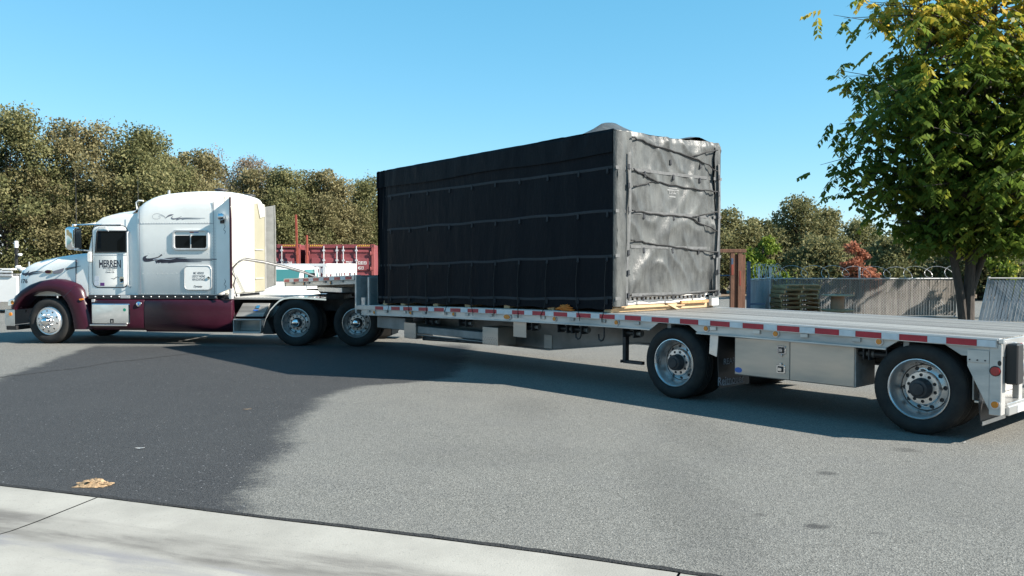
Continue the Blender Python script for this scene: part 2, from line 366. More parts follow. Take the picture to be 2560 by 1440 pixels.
def concrete_material():
    m, n, l, p = nodes('concrete')
    tc = n.new('ShaderNodeTexCoord'); uv = n.new('ShaderNodeUVMap'); uv.uv_map = 'along'
    def NZ(src, s, d=5, st=(1, 1, 1), rough=0.62):
        mp = n.new('ShaderNodeMapping'); mp.inputs['Scale'].default_value = st; l.new(src, mp.inputs[0])
        z = n.new('ShaderNodeTexNoise'); z.inputs['Scale'].default_value = s; z.inputs['Detail'].default_value = d; z.inputs['Roughness'].default_value = rough
        l.new(mp.outputs[0], z.inputs['Vector']); return z.outputs['Fac']
    def MAP(v, a, b, c=0, d=1):
        r = n.new('ShaderNodeMapRange'); r.inputs[1].default_value = a; r.inputs[2].default_value = b; r.inputs[3].default_value = c; r.inputs[4].default_value = d
        r.interpolation_type = 'SMOOTHSTEP'; l.new(v, r.inputs[0]); return r.outputs[0]
    def MIX(f, a, b):
        q = n.new('ShaderNodeMix'); q.data_type = 'RGBA'; l.new(f, q.inputs[0])
        for i, x in ((6, a), (7, b)):
            if isinstance(x, tuple): q.inputs[i].default_value = c4(x)
            else: l.new(x, q.inputs[i])
        return q.outputs[2]
    def MATH(op, a, b):
        q = n.new('ShaderNodeMath'); q.operation = op
        for i, x in enumerate((a, b)):
            if isinstance(x, (int, float)): q.inputs[i].default_value = x
            else: l.new(x, q.inputs[i])
        return q.outputs[0]
    P = tc.outputs['Object']; U = uv.outputs[0]
    sep = n.new('ShaderNodeSeparateXYZ'); l.new(U, sep.inputs[0]); D = sep.outputs['Y']
    col = MIX(MAP(NZ(P, 1.2, 7), 0.35, 0.68), (0.34, 0.325, 0.29), (0.27, 0.258, 0.23))
    col = MIX(MAP(NZ(P, 60, 4), 0.30, 0.42, 0.5, 0.0), col, (0.16, 0.155, 0.145))
    wob = MATH('MULTIPLY', MATH('SUBTRACT', NZ(U, 1.0, 5, (0.5, 2.0, 1)), 0.5), 0.5)
    d1 = MATH('ADD', D, wob)
    band = MATH('MULTIPLY', MAP(d1, 0.36, 0.55), MAP(d1, 0.95, 0.72))
    band = MATH('MULTIPLY', band, MAP(NZ(U, 0.8, 6, (0.6, 3, 1)), 0.36, 0.56, 0.25, 0.95))
    col = MIX(band, col, (0.125, 0.116, 0.105))
    b2 = MATH('MULTIPLY', MAP(d1, 0.80, 0.90), MAP(d1, 1.12, 0.98)); b2 = MATH('MULTIPLY', b2, MAP(NZ(U, 1.2, 4, (0.5, 2, 1)), 0.40, 0.55, 0.0, 0.75))
    col = MIX(b2, col, (0.19, 0.185, 0.195))
    sp = MAP(NZ(P, 3.0, 8, rough=0.8), 0.55, 0.70, 0, 0.55); col = MIX(sp, col, (0.25, 0.235, 0.215))
    l.new(col, p.inputs['Base Color']); p.inputs['Roughness'].default_value = 0.85; p.inputs['Specular IOR Level'].default_value = 0.25
    b = n.new('ShaderNodeBump'); b.inputs['Strength'].default_value = 0.35; b.inputs['Distance'].default_value = 0.006
    l.new(NZ(P, 90, 5), b.inputs['Height']); l.new(b.outputs[0], p.inputs['Normal'])
    return m
MT['concrete'] = concrete_material()
MT['seam'] = M('tar_seam', (0.02, 0.02, 0.02), 0.9, bump=0.6, bs=60)
MT['wooded'] = M('sky_blocker_green', (0.055, 0.06, 0.028), 0.9, var=0.5, vs=0.6, col2=(0.11, 0.095, 0.05), bump=0.6, bs=2)  # for the added rise that blocks low sky behind the viewer
MT['dirt'] = M('leaf_litter', (0.17, 0.12, 0.075), 0.95, var=0.5, vs=2.5, bump=0.5, bs=15)

# ---------------------------------------------------------------- ground
LIP = [(-200, 66), (-60, 24.5), (-30, 15.2), (-16, 10.7), (-10, 8.7), (-7, 7.66), (-5.5, 7.14), (-4.07, 6.63), (-3.0, 6.25), (-1.79, 5.80), (-0.9, 5.49), (0, 5.15), (0.6, 4.90), (1.16, 4.65), (2.0, 4.24), (3.0, 3.72), (4.5, 2.86), (6, 1.9), (9, -0.2), (16, -5.2), (60, -37), (200, -140)]
def lip_smooth():
    out = []
    for i in range(len(LIP) - 1):
        p0 = Vector(LIP[max(i - 1, 0)]); p1 = Vector(LIP[i]); p2 = Vector(LIP[i + 1]); p3 = Vector(LIP[min(i + 2, len(LIP) - 1)])
        k = 6 if 4 <= i <= 16 else 1
        for j in range(k):
            t = j / k
            if k == 1: out.append(p1); continue
            out.append(0.5 * ((2 * p1) + (p2 - p0) * t + (2 * p0 - 5 * p1 + 4 * p2 - p3) * t * t + (3 * p1 - p0 - 3 * p2 + p3) * t ** 3))
    out.append(Vector(LIP[-1])); return out
LS = lip_smooth()
rng = random.Random(5)
def N0(v): return noise.noise(Vector(v))
g = MB()
far = [(p.x * 3.0, 420.0, 0) for p in LS]
g.grid([[(p.x, p.y, 0) for p in LS], [(p.x * 1.0, max(p.y, 0) + 60, 0) for p in LS], far])
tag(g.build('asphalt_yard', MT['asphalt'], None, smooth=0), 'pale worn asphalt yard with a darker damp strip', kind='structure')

# concrete gutter, cast in slabs with open joints
ARC = [0.0]
for i in range(1, len(LS)): ARC.append(ARC[-1] + (LS[i] - LS[i - 1]).length)
def at_arc(s):
    for i in range(1, len(LS)):
        if ARC[i] >= s or i == len(LS) - 1:
            t = (s - ARC[i - 1]) / (ARC[i] - ARC[i - 1]); p = LS[i - 1].lerp(LS[i], t); d = (LS[i] - LS[i - 1]).normalized(); return p, d
def arc_of(pt): return min(range(len(LS)), key=lambda i: (LS[i] - Vector(pt)).length)
s0 = ARC[arc_of((-3.0, 6.25))]
PROF = [(0.012, -0.06), (0.012, -0.012), (0.03, -0.008), (0.25, -0.022), (0.55, -0.040), (0.75, -0.046), (0.95, -0.036), (1.3, -0.008), (2.2, 0.02), (4.0, 0.05), (7.5, 0.09)]
gut = empty('concrete_gutter', (0, 0, 0)); tag(gut, 'pale concrete gutter and apron in long slabs', kind='structure')
SK = Vector((-0.30, 0.0))     # joints are skewed a little
for a, b in [(s0 - 13.2 + 4.36 * k, s0 - 13.2 + 4.36 * (k + 1)) for k in range(0, 6)]:
    m = MB(); rows = []; uvs = []
    n = 16
    for i in range(n + 1):
        s = a + 0.008 + (b - a - 0.016) * i / n; p, d = at_arc(s); nr = Vector((d.y, -d.x))
        if nr.y > 0: nr = -nr
        rows.append([(p.x + nr.x * q[0], p.y + nr.y * q[0], q[1]) for q in PROF]); uvs.append([(s, q[0]) for q in PROF])
    nc = len(PROF); m.grid(rows)
    m.f.append(tuple(range(nc))) if False else None
    o = m.build('concrete_slab', MT['concrete'], gut, smooth=30)
    flat = [u for r in uvs for u in r]; me = o.data; ul = me.uv_layers.new(name='along')
    for lp in me.loops: ul.data[lp.index].uv = flat[lp.vertex_index]
m = MB(); m.grid([[(p.x + 0.05, p.y + 0.15, -0.05) for p, d in [at_arc(s0 - 14 + i) for i in range(29)]], [(p.x - 3, p.y - 9, -0.05) for p, d in [at_arc(s0 - 14 + i) for i in range(29)]]])
m.build('gutter_bed', MT['seam'], gut, smooth=0)
# crumbling asphalt edge
m = MB(); up = []; lo = []
for i in range(260):
    p, d = at_arc(s0 - 9 + i * 0.075); nr = Vector((d.y, -d.x))
    up.append((p.x - nr.x * 0.022 * rng.random() ** 2, p.y - nr.y * 0.022 * rng.random() ** 2, 0.004)); q = 0.016 + 0.010 * rng.random(); lo.append((p.x + nr.x * q, p.y + nr.y * q, -0.006 + 0.003 * rng.random()))
m.grid([up, lo]); tag(m.build('asphalt_edge', MT['seam'], None, smooth=0), 'dark crumbling asphalt edge along the gutter', kind='structure')
# crack in the asphalt
m = MB(); up = []; lo = []; cp = [(-9.6, 11.5), (-8.6, 12.4), (-7.9, 12.95), (-7.3, 14.2), (-7.15, 15.0), (-6.9, 15.3), (-6.6, 15.9), (-6.2, 16.6), (-5.7, 16.9)]
for i in range(len(cp) - 1):
    for k in range(8):
        t = k / 8; x = cp[i][0] + (cp[i + 1][0] - cp[i][0]) * t + rng.uniform(-.03, .03); y = cp[i][1] + (cp[i + 1][1] - cp[i][1]) * t
        w = 0.012 + 0.022 * rng.random(); up.append((x - w, y + w, 0.004)); lo.append((x + w, y - w, 0.004))
m.grid([up, lo]); tag(m.build('asphalt_crack', MT['seam'], None, smooth=0), 'dark tar line of a crack crossing the asphalt', kind='structure')
# unseen wooded rise, added behind the viewer to cut low sky light and reflections
m = MB(); rows = []
for h in (0.0, 0.35, 0.7, 0.9, 1.0):
    row = []
    for k in range(73):
        a = R(-168 + k * 156 / 72); q = 62 + 9 * h + 4 * N0((math.cos(a) * 2, math.sin(a) * 2, h)); row.append((q * math.cos(a), q * math.sin(a), -0.2 + h * (13 + 5 * N0((math.cos(a) * 5, math.sin(a) * 5, 3)))))
    rows.append(row)
m.grid(rows); tag(m.build('sky_blocker_rise', MT['wooded'], None, smooth=60), 'added unseen wooded rise that blocks low sky behind the viewer', kind='structure')
# leaf litter under the wood
m = MB(); m.grid([[(x, y0 + 2.5 * math.sin(x * 0.21), 0.01) for x in range(-80, 81, 4)] for y0 in (44, 70, 120, 200)])
tag(m.build('woodland_floor', MT['dirt'], None, smooth=0), 'brown leaf litter under the row of trees', kind='structure')

# ---------------------------------------------------------------- wheels
def tyre_mesh(Ro, Ri, wd, name='tyre'):
    """axis y, outer sidewall at y=+0.02, body runs to y=-wd"""
    h = wd / 2; cy = -h
    pr = [(Ri, h - 0.035), (Ri + 0.012, h - 0.008), (Ri + 0.05, h + 0.012), (Ri + (Ro - Ri) * 0.55, h + 0.02), (Ro - 0.045, h + 0.008), (Ro - 0.016, h - 0.012), (Ro, h - 0.035)]
    tr = []
    gw = 0.010; k = 4; w0 = h - 0.035
    for i in range(1, k + 1):
        c = w0 - 2 * w0 * i / (k + 1)
        tr += [(Ro, c + gw), (Ro - 0.014, c + gw * 0.7), (Ro - 0.014, c - gw * 0.7), (Ro, c - gw)]
    prof = pr + tr + [(r, -a) for r, a in pr[::-1]]
    m = MB(); m.lathe([(r, a + cy) for r, a in prof], n=56)
    return m.mesh(name, MT['rubber'], smooth=40)

def holed_disc(m, r0, y0, r1, y1, nh, rh, off=0.0, depth=0.03):
    """conical annulus r0..r1 with nh round holes"""
    rm = (r0 + r1) / 2; ym = (y0 + y1) / 2
    def Y(r): return y0 + (y1 - y0) * (r - r0) / (r1 - r0)
    for k in range(nh):
        a = 2 * math.pi * (k + off) / nh; da = math.pi / nh
        fr = [(r1, da), (r1, 0), (r1, -da), (rm, -da), (r0, -da), (r0, 0), (r0, da), (rm, da)]
        hl = []
        for (r, t) in fr:
            dx = r * math.cos(t) - rm; dz = r * math.sin(t); L = math.hypot(dx, dz); hl.append((rm + dx / L * rh, dz / L * rh))
        vs = []
        for (r, t) in fr: vs.append((r * math.cos(a + t), Y(r), r * math.sin(a + t)))
        for dy in (0, -depth):
            for (u, v) in hl:
                rr = math.hypot(u, v); aa = math.atan2(v, u); vs.append((rr * math.cos(a + aa), Y(rr) + dy, rr * math.sin(a + aa)))
        fs = [(i, (i + 1) % 8, 8 + (i + 1) % 8, 8 + i) for i in range(8)] + [(8 + i, 8 + (i + 1) % 8, 16 + (i + 1) % 8, 16 + i) for i in range(8)]
        m.add(vs, fs)

def dish_rim():
    m = MB()
    m.lathe([(0.298, -0.045), (0.312, -0.02), (0.312, -0.004), (0.303, -0.002), (0.292, -0.012), (0.286, -0.035), (0.272, -0.055), (0.266, -0.13), (0.255, -0.165), (0.240, -0.178)], n=48)
    holed_disc(m, 0.178, -0.150, 0.240, -0.178, 10, 0.024)
    m.lathe([(0.178, -0.150), (0.174, -0.105), (0.168, -0.100)], n=48)
    holed_disc(m, 0.108, -0.098, 0.168, -0.100, 10, 0.019, 0.5)
    return m.mesh('wheel', MT['alurim'], smooth=38, weld=True)
def dish_hub(dark):
    m = MB(); m.lathe([(0.0, -0.175), (0.30, -0.175), (0.30, -0.185), (0.0, -0.185)], n=24)
    m.lathe([(0.112, -0.13), (0.108, -0.09), (0.100, -0.02), (0.090, 0.0), (0.066, 0.004), (0.060, 0.022), (0.0, 0.024)], n=32)
    for k in range(10):
        a = 2 * math.pi * (k + .5) / 10; m.cyl((0.138 * math.cos(a), -0.14, 0.138 * math.sin(a)), (0.138 * math.cos(a), -0.104, 0.138 * math.sin(a)), 0.013, 6)
    return m.mesh('hub', MT['steel'], smooth=38)
def drive_cap():
    m = MB(); m.lathe([(0.085, -0.02), (0.082, 0.02), (0.06, 0.042), (0.03, 0.052), (0.0, 0.054)], n=28); return m.mesh('hub_cap', MT['chrome'], smooth=50)
def steer_rim():
    m = MB()
    m.lathe([(0.296, -0.05), (0.312, -0.03), (0.312, -0.010), (0.300, -0.002), (0.282, -0.006), (0.272, 0.012), (0.262, 0.022)], n=48)
    holed_disc(m, 0.185, 0.050, 0.262, 0.022, 10, 0.022)
    m.lathe([(0.185, 0.050), (0.165, 0.052), (0.15, 0.060), (0.0, 0.060)], n=48)
    return m.mesh('wheel', MT['polish'], smooth=38, weld=True)
def steer_hub():
    m = MB(); m.lathe([(0.105, 0.055), (0.098, 0.105), (0.085, 0.125), (0.075, 0.160), (0.05, 0.178), (0.0, 0.182)], n=28)
    for k in range(10):
        a = 2 * math.pi * (k + .5) / 10; m.tube([(0.143 * math.cos(a), t, 0.143 * math.sin(a)) for t in (0.055, 0.10, 0.118)], [0.022, 0.020, 0.008], 8)
    m.lathe([(0.0, -0.03), (0.27, -0.03), (0.27, -0.034), (0, -0.034)], n=20)
    return m.mesh('hub_cap', MT['chrome'], smooth=45)
ME_TY_TR = tyre_mesh(0.468, 0.305, 0.255); ME_TY_TC = tyre_mesh(0.503, 0.305, 0.27)
ME_DISH = dish_rim(); ME_HUB = dish_hub(True); ME_CAP = drive_cap(); ME_SRIM = steer_rim(); ME_SHUB = steer_hub()
def wheel(parent, x, y, zc, side, style, spin=0.0, steer=0.0):
    rz = (0 if side > 0 else math.pi) + steer
    w = place('wheel', ME_SRIM if style == 'steer' else ME_DISH, parent, (x, y * side, zc), (0, spin, rz))
    w.rotation_mode = 'XYZ'
    ty = ME_TY_TR if style == 'trailer' else ME_TY_TC
    place('tyre', ty, w)
    if style == 'steer': place('hub_cap', ME_SHUB, w)
    else:
        h = place('hub', ME_HUB, w)
        if style == 'drive': place('hub_cap', ME_CAP, w)
        place('tyre', ty, w, (0, -0.335, 0))
    return w

# ---------------------------------------------------------------- step deck trailer (x forward, y to the driver's side)
TRL, TRR = (3.03257, 11.73282, 0), R(131.88)
T = empty('step_deck_trailer', TRL, TRR, 'long aluminium step deck trailer with red and white striped side rail', 'trailer')
DX = [-3.87, -2.0, -0.5, 0.8, 2.4, 4.0, 5.5, 7.0, 7.73]; DZ = [1.030, 1.050, 1.064, 1.068, 1.055, 1.030, 0.998, 0.962, 0.942]
def zd(x): return float(np.interp(x, DX, DZ)) if x < 7.74 else 1.536 + (x - 7.73) * (1.427 - 1.536) / 3.07
def xsamp(a, b, st=0.62):
    n = max(1, int(abs(b - a) / st + 0.5)); return [a + (b - a) * i / n for i in range(n + 1)]
def sweep(m, a, b, sec, st=0.62):
    """cross-section (y,dz) ring carried along the cambered deck"""
    m.loft([[(x, y, zd(x) + dz) for y, dz in sec] for x in xsamp(a, b, st)]); return m
def rect(y0, y1, z0, z1): return [(y0, z0), (y1, z0), (y1, z1), (y0, z1)]
# deck planks
pw = 0.2
PSEC = [(0.006, -0.03), (0.006, 0), (0.028, 0), (0.031, -0.008), (0.040, -0.008), (0.043, 0), (0.092, 0), (0.095, -0.008), (0.105, -0.008), (0.108, 0), (0.157, 0), (0.160, -0.008), (0.169, -0.008), (0.172, 0), (0.194, 0), (0.194, -0.03)]
me_lo = sweep(MB(), -3.84, 7.70, PSEC).mesh('deck_plank', MT['aludeck'], smooth=0)
me_up = sweep(MB(), 7.78, 10.76, PSEC).mesh('deck_plank', MT['aludeck'], smooth=0)
for k in range(12):
    for me in (me_lo, me_up): place('deck_plank', me, T, (0, -1.2 + k * pw, 0))
for s in (1, -1):
    sweep(MB(), -3.86, 7.70, rect(s * 1.202, s * 1.27, -0.032, 0.003)).build('edge_rail', MT['aluold'], T, 0.004)
    sweep(MB(), 7.78, 10.78, rect(s * 1.202, s * 1.27, -0.032, 0.003)).build('edge_rail', MT['aluold'], T, 0.004)
    # rub rail carrying the tape
    sweep(MB(), -3.85, 7.72, rect(s * 1.272, s * 1.297, -0.088, -0.006)).build('rub_rail', MT['aluold'], T, 0.003)
    sweep(MB(), 7.79, 10.80, rect(s * 1.272, s * 1.297, -0.088, -0.006)).build('rub_rail', MT['aluold'], T, 0.003)
    # lower rail with wheel cut-outs
    for poly in ([(7.58, -0.075), (7.58, -0.195), (5.5, -0.195), (2.4, -0.195), (0.36, -0.18), (0.21, -0.075)], [(-0.23, -0.075), (-0.39, -0.18), (-2.76, -0.185), (-2.93, -0.075)], [(-3.335, -0.075), (-3.52, -0.185), (-3.80, -0.185), (-3.80, -0.075)]):
        pp = []
        for i in range(len(poly)):
            a, b = poly[i], poly[(i + 1) % len(poly)]; n = max(1, int(abs(b[0] - a[0]) / 0.7))
            for j in range(n):
                x = a[0] + (b[0] - a[0]) * j / n; pp.append((x, zd(x) + a[1] + (b[1] - a[1]) * j / n))
        MB().prism(pp, 'y', s * 1.245, s * 1.268).build('lower_rail', MT['aluold'], T, 0.003)
        xs_ = [q[0] for q in poly]; a, b = max(xs_) - 0.15, min(xs_) + 0.15
        if b < a - 0.5: sweep(MB(), a, b, rect(s * 1.27, s * 1.292, -0.196, -0.176)).build('rail_lip', MT['aluold'], T, 0.002)
    sweep(MB(), 7.78, 10.76, rect(s * 1.245, s * 1.268, -0.175, -0.09)).build('lower_rail', MT['aluold'], T, 0.003)
    x = 7.3
    while x > -3.6:
        if not (-0.45 < x < 0.4 or -3.4 < x < -2.75):
            bx('stake_pocket', MT['aluold'], T, x - 0.045, x + 0.045, min(s * 1.27, s * 1.29), max(s * 1.27, s * 1.29), zd(x) - 0.135, zd(x) - 0.09, 0.003)
        x -= 0.61
    for x in (8.3, 9.0, 9.7, 10.4): bx('stake_pocket', MT['frame'], T, x - 0.05, x + 0.05, min(s * 1.27, s * 1.29), max(s * 1.27, s * 1.29), zd(x) - 0.13, zd(x) - 0.09, 0.003)
# reflective tape on the driver's side
def tape(a, b, mat, s=1):
    m = MB(); xs = xsamp(a, b, 0.3); y = 1.2985 * s
    m.loft([[(x, y - 0.001 * s, zd(x) - 0.078), (x, y + 0.0015 * s, zd(x) - 0.078), (x, y + 0.0015 * s, zd(x) - 0.016), (x, y - 0.001 * s, zd(x) - 0.016)] for x in xs])
    m.build('reflective_tape', mat, T, smooth=0)
reds = [7.031, 6.48, 6.086, 5.605, 5.139, 4.676, 4.205, 3.746, 3.092, 2.628, 2.165, 1.698, 1.248, 0.785, 0.322, -0.139, -0.599, -1.062, -1.52, -1.99, -2.457, -2.924, -3.388]
for s in (1, -1):
    for i, x in enumerate(reds):
        tape(x, x - 0.28, MT['red'], s)
        nx = reds[i + 1] if i + 1 < len(reds) else -3.84
        if x - 0.28 - nx > 0.02: tape(x - 0.283, nx + 0.003, MT['wtape'], s)
    for k in range(7):
        a = 10.77 - k * 0.44; tape(a, a - 0.24, MT['red'], s); 
        if k < 6: tape(a - 0.243, a - 0.437, MT['wtape'], s)
# cross members, main beams
me_bolt = MB().cyl((0, -0.008, 0), (0, 0.008, 0), 0.012, 6).mesh('beam_bolt', MT['aluold'])
me_cm = MB().box(-0.03, 0.03, -1.24, 1.24, -0.155, -0.032).mesh('cross_member', MT['frame'], 0.004)
x = 7.4
while x > -3.7:
    place('cross_member', me_cm, T, (x, 0, zd(x))); x -= 0.61
for x in (8.2, 8.9, 9.6, 10.3): place('cross_member', me_cm, T, (x, 0, zd(x)))
for s in (1, -1):
    poly = [(7.7, 0.80), (7.7, 0.60), (6.4, 0.50), (4.4, 0.372), (3.0, 0.372), (1.2, 0.60), (-3.7, 0.62), (-3.7, 0.87), (0.8, 0.90), (4, 0.87)]
    MB().prism(poly, 'y', s * 0.49, s * 0.52).build('main_beam', MT['frame'], T, 0.004)
    m = MB()
    for (xa, za), (xb, zb) in zip(poly[1:6], poly[2:7]):
        m.hexa([(xa, s * 0.42, za), (xa, s * 0.59, za), (xb, s * 0.59, zb), (xb, s * 0.42, zb)], [(xa, s * 0.42, za - 0.02), (xa, s * 0.59, za - 0.02), (xb, s * 0.59, zb - 0.02), (xb, s * 0.42, zb - 0.02)])
    m.build('beam_flange', MT['frame'], T)
    for i in range(7): place('beam_bolt', me_bolt, T, (3.0 - i * 0.27, s * 0.525, 0.82))
    bx('beam_plate', MT['aluold'], T, 2.98, 3.16, min(s * 0.518, s * 0.535), max(s * 0.518, s * 0.535), 0.375, 0.60)
    MB().prism([(7.72, 1.36), (7.72, 0.80), (7.60, 0.80), (7.60, 0.93), (7.60, 1.36)], 'y', s * 0.44, s * 0.57).build('gooseneck_web', MT['frame'], T)
    MB().prism([(7.6, 1.37), (10.7, 1.28), (10.7, 1.20), (8.6, 1.20), (7.9, 1.05), (7.6, 1.0)], 'y', s * 0.45, s * 0.52).build('gooseneck_beam', MT['frame'], T, 0.004)
bx('kingpin_plate', MT['steel'], T, 8.9, 10.5, -0.9, 0.9, 1.17, 1.198)
MB().cyl((9.95, 0, 1.02), (9.95, 0, 1.17), 0.045, 16).build('kingpin', MT['steel'], T)
bx('nose_beam', MT['aluold'], T, 10.78, 10.83, -1.27, 1.27, zd(10.8) - 0.175, zd(10.8) + 0.002)
# step wall
for s in (1, -1):
    MB().box(7.72, 7.775, s * 1.19, s * 1.294, 0.775, 1.542).box(7.62, 7.718, s * 1.255, s * 1.283, 0.775, zd(7.7) - 0.2).build('step_post', MT['aluold'], T, 0.004)
    MB().box(7.40, 7.46, s * 1.15, s * 1.2, 0.95, 1.5).build('chain_rack_post', MT['aluold'], T, 0.004)
for k in range(6): bx('step_panel', MT['aluold'], T, 7.735, 7.765, -1.18 + k * 0.395, -1.18 + k * 0.395 + 0.388, 0.80, 1.5)
MB().box(7.50, 7.62, 1.16, 1.24, zd(7.5) + 0.002, zd(7.5) + 0.15).box(7.53, 7.59, 1.242, 1.246, zd(7.5) + 0.045, zd(7.5) + 0.10).build('gauge_box', MT['alu'], T, 0.004)
MB().tube([(7.55, 1.14, 1.50), (7.5, 1.16, 1.3), (7.53, 1.17, 1.2), (7.48, 1.17, 1.0)], 0.013, 6).build('air_hose', MT['black'], T)
# boxes under the upper deck
bx('valve_box', MT['alu'], T, 8.40, 9.38, 0.85, 1.22, 1.17, 1.272, 0.008)
# under-deck equipment
def diamond(x0, x1, z0, z1):
    o = bx('tread_plate_panel', MT['aluside'], T, x0, x1, 0.80, 1.20, z0, z1, 0.006)
    m = MB(); rg = 0
    z = z0 + 0.025
    while z < z0 + (z1 - z0) * 0.5:
        x = x0 + 0.03 + (0.03 if rg % 2 else 0)
        while x < x1 - 0.02:
            a = 0.7 if rg % 2 else -0.7; dx, dz = 0.016 * math.cos(a), 0.016 * math.sin(a); ex, ez = -dz * 0.3, dx * 0.3
            m.hexa([(x - dx, 1.201, z - dz), (x + ex, 1.201, z + ez), (x + dx, 1.201, z + dz), (x - ex, 1.201, z - ez)], [(x - dx * .7, 1.205, z - dz * .7), (x + ex * .6, 1.205, z + ez * .6), (x + dx * .7, 1.205, z + dz * .7), (x - ex * .6, 1.205, z - ez * .6)])
            x += 0.06
        z += 0.032; rg += 1
    p = m.build('tread', MT['chrome'], o, smooth=0); return o
diamond(5.84, 6.21, 0.385, 0.68); diamond(3.55, 3.94, 0.43, 0.722)
m = MB(); m.box(3.945, 5.835, 0.86, 1.16, 0.50, 0.62); m.box(3.945, 5.835, 1.162, 1.172, 0.455, 0.475); m.box(3.945, 5.835, 1.162, 1.172, 0.49, 0.50)
m.build('dunnage_tray', MT['frame'], T, 0.005)
for zz in (0.46, 0.435): MB().tube([(5.8, 1.05, zz - 0.05), (4.0, 1.05, zz)], 0.028, 8).build('pipe', MT['steel'], T)
bx('front_strut', MT['aluold'], T, 6.45, 6.85, 0.55, 0.6, 0.35, 0.85)
bx('cable_duct', MT['frame'], T, 6.25, 7.2, 0.95, 1.15, 0.52, 0.75, 0.01)
bx('reflector_plate', MT['aluside'], T, 2.88, 3.18, 1.185, 1.195, 0.60, 0.845)
MB().cyl((3.9, 0.2, 0.50), (3.1, 0.2, 0.50), 0.14, 20).build('air_tank', MT['steel'], T)
def winch(x, z=None):
    z = zd(x) - 0.27 if z is None else z
    w = MB().box(x - 0.13, x - 0.115, 1.03, 1.19, z - 0.06, z + 0.08).box(x + 0.06, x + 0.075, 1.03, 1.19, z - 0.06, z + 0.08).box(x - 0.13, x + 0.075, 1.02, 1.19, z + 0.07, z + 0.08).build('strap_winch', MT['steel'], T, 0.003)
    MB().cyl((x - 0.115, 1.11, z), (x + 0.06, 1.11, z), 0.035, 14).build('strap_roll', MT['black'], w)
    m = MB(); m.cyl((x - 0.19, 1.11, z), (x - 0.13, 1.11, z), 0.032, 12); m.cyl((x - 0.215, 1.11, z), (x - 0.19, 1.11, z), 0.042, 12)
    m.build('winch_cap', MT['frame'], w)
for x in (5.47, 4.52, 2.88, 2.13, 1.84, 0.85, -2.37, -2.62): winch(x)
for x in (1.70, 1.25):
    z = zd(x) - 0.2
    MB().tube([(x, 1.2, z), (x, 1.2, z - 0.14), (x + 0.02, 1.2, z - 0.19), (x + 0.06, 1.2, z - 0.205), (x + 0.10, 1.2, z - 0.18), (x + 0.105, 1.2, z - 0.11)], 0.012, 7).build('chain_hook', MT['steel'], T)
MB().box(0.99, 1.05, 0.96, 1.04, 0.38, 0.88).box(0.70, 1.05, 0.97, 1.03, 0.355, 0.40).box(1.055, 1.075, 0.94, 1.06, 0.36, 0.40).build('support_bracket', MT['steel'], T, 0.005)
# axles, suspension, wheels
for x in (0.0, -3.1):
    MB().cyl((x, -1.0, 0.47), (x, 1.0, 0.47), 0.065, 18).build('axle', MT['steel'], T)
    for s in (1, -1):
        MB().box(x - 0.05, x + 0.55, s * 0.47, s * 0.56, 0.47, 0.56).box(x + 0.45, x + 0.58, s * 0.44, s * 0.58, 0.5, 0.86).build('trailing_arm', MT['steel'], T, 0.006)
        MB().lathe([(0.0, 0), (0.11, 0), (0.125, 0.06), (0.115, 0.12), (0.125, 0.18), (0.11, 0.24), (0, 0.24)], (x - 0.28, s * 0.5, 0.57), 'z', 20).build('air_spring', MT['black'], T)
        wheel(T, x, 1.255, 0.466, s, 'trailer', spin=0.3 * x + s)
# mud flaps
for x, zb, zt in ((-0.70, 0.21, 0.87), (-3.70, 0.17, 0.60)):
    for s in (1, -1):
        m = MB(); nn = 8
        m.loft([[(x + 0.02 * math.sin(2.5 * t / nn) - 0.004, s * 0.58, zb + (zt - zb) * t / nn), (x + 0.02 * math.sin(2.5 * t / nn) - 0.004, s * 1.25, zb + (zt - zb) * t / nn), (x + 0.02 * math.sin(2.5 * t / nn) + 0.004, s * 1.25, zb + (zt - zb) * t / nn), (x + 0.02 * math.sin(2.5 * t / nn) + 0.004, s * 0.58, zb + (zt - zb) * t / nn)] for t in range(nn + 1)])
        fl = m.build('mud_flap', MT['black'], T)
        if x > -1 and s > 0:
            lettering('Reitnouer', fl, (x - 0.006, 0.99, 0.295), 'rear', 0.58, MT['gink'], 0.105, 0.012)
            MB().box(x - 0.007, x - 0.005, 0.70, 1.18, 0.236, 0.243).build('lettering_line', MT['gink'], fl, smooth=0)
            lettering('REAR', fl, (x - 0.006, 1.03, 0.535), 'rear', 0.26, MT['gink'], 0.075, 0.012)
        if x < -3: bx('flap_weight', MT['alu'], fl, x - 0.012, x - 0.005, min(s * 0.6, s * 1.24), max(s * 0.6, s * 1.24), zb - 0.0, zb + 0.045)
MB().prism([(-0.54, 0.885), (-0.67, 0.88), (-0.64, 0.59), (-0.525, 0.625)], 'y', 1.205, 1.215).build('flap_bracket', MT['alu'], T, 0.003)
# toolbox between the axles
tb = bx('tool_box', MT['aluold'], T, -2.41, -0.88, 0.72, 1.19, 0.395, 0.862, 0.008)
for a, b in ((-0.895, -1.625), (-1.633, -2.40)):
    d = bx('tool_box_door', MT['aluside'], tb, b, a, 1.191, 1.203, 0.403, 0.853, 0.004)
def latch(x, z, up):
    l = MB().prism(rrect(x - 0.055, x + 0.055, z - 0.05, z + 0.05, 0.012, 3), 'y', 1.203, 1.212).build('latch', MT['chrome'], tb, 0.003)
    MB().prism(rrect(x - 0.038, x + 0.038, z - 0.034, z + 0.034, 0.008, 3), 'y', 1.212, 1.2135).build('latch_recess', MT['black'], l)
    MB().prism(rrect(x - 0.015, x + 0.03, z - 0.022, z + 0.018, 0.006, 3), 'y', 1.2135, 1.224).cyl((x, 1.215, z + up * 0.06), (x, 1.222, z + up * 0.06), 0.016, 10).build('latch_handle', MT['chrome'], l, 0.002)
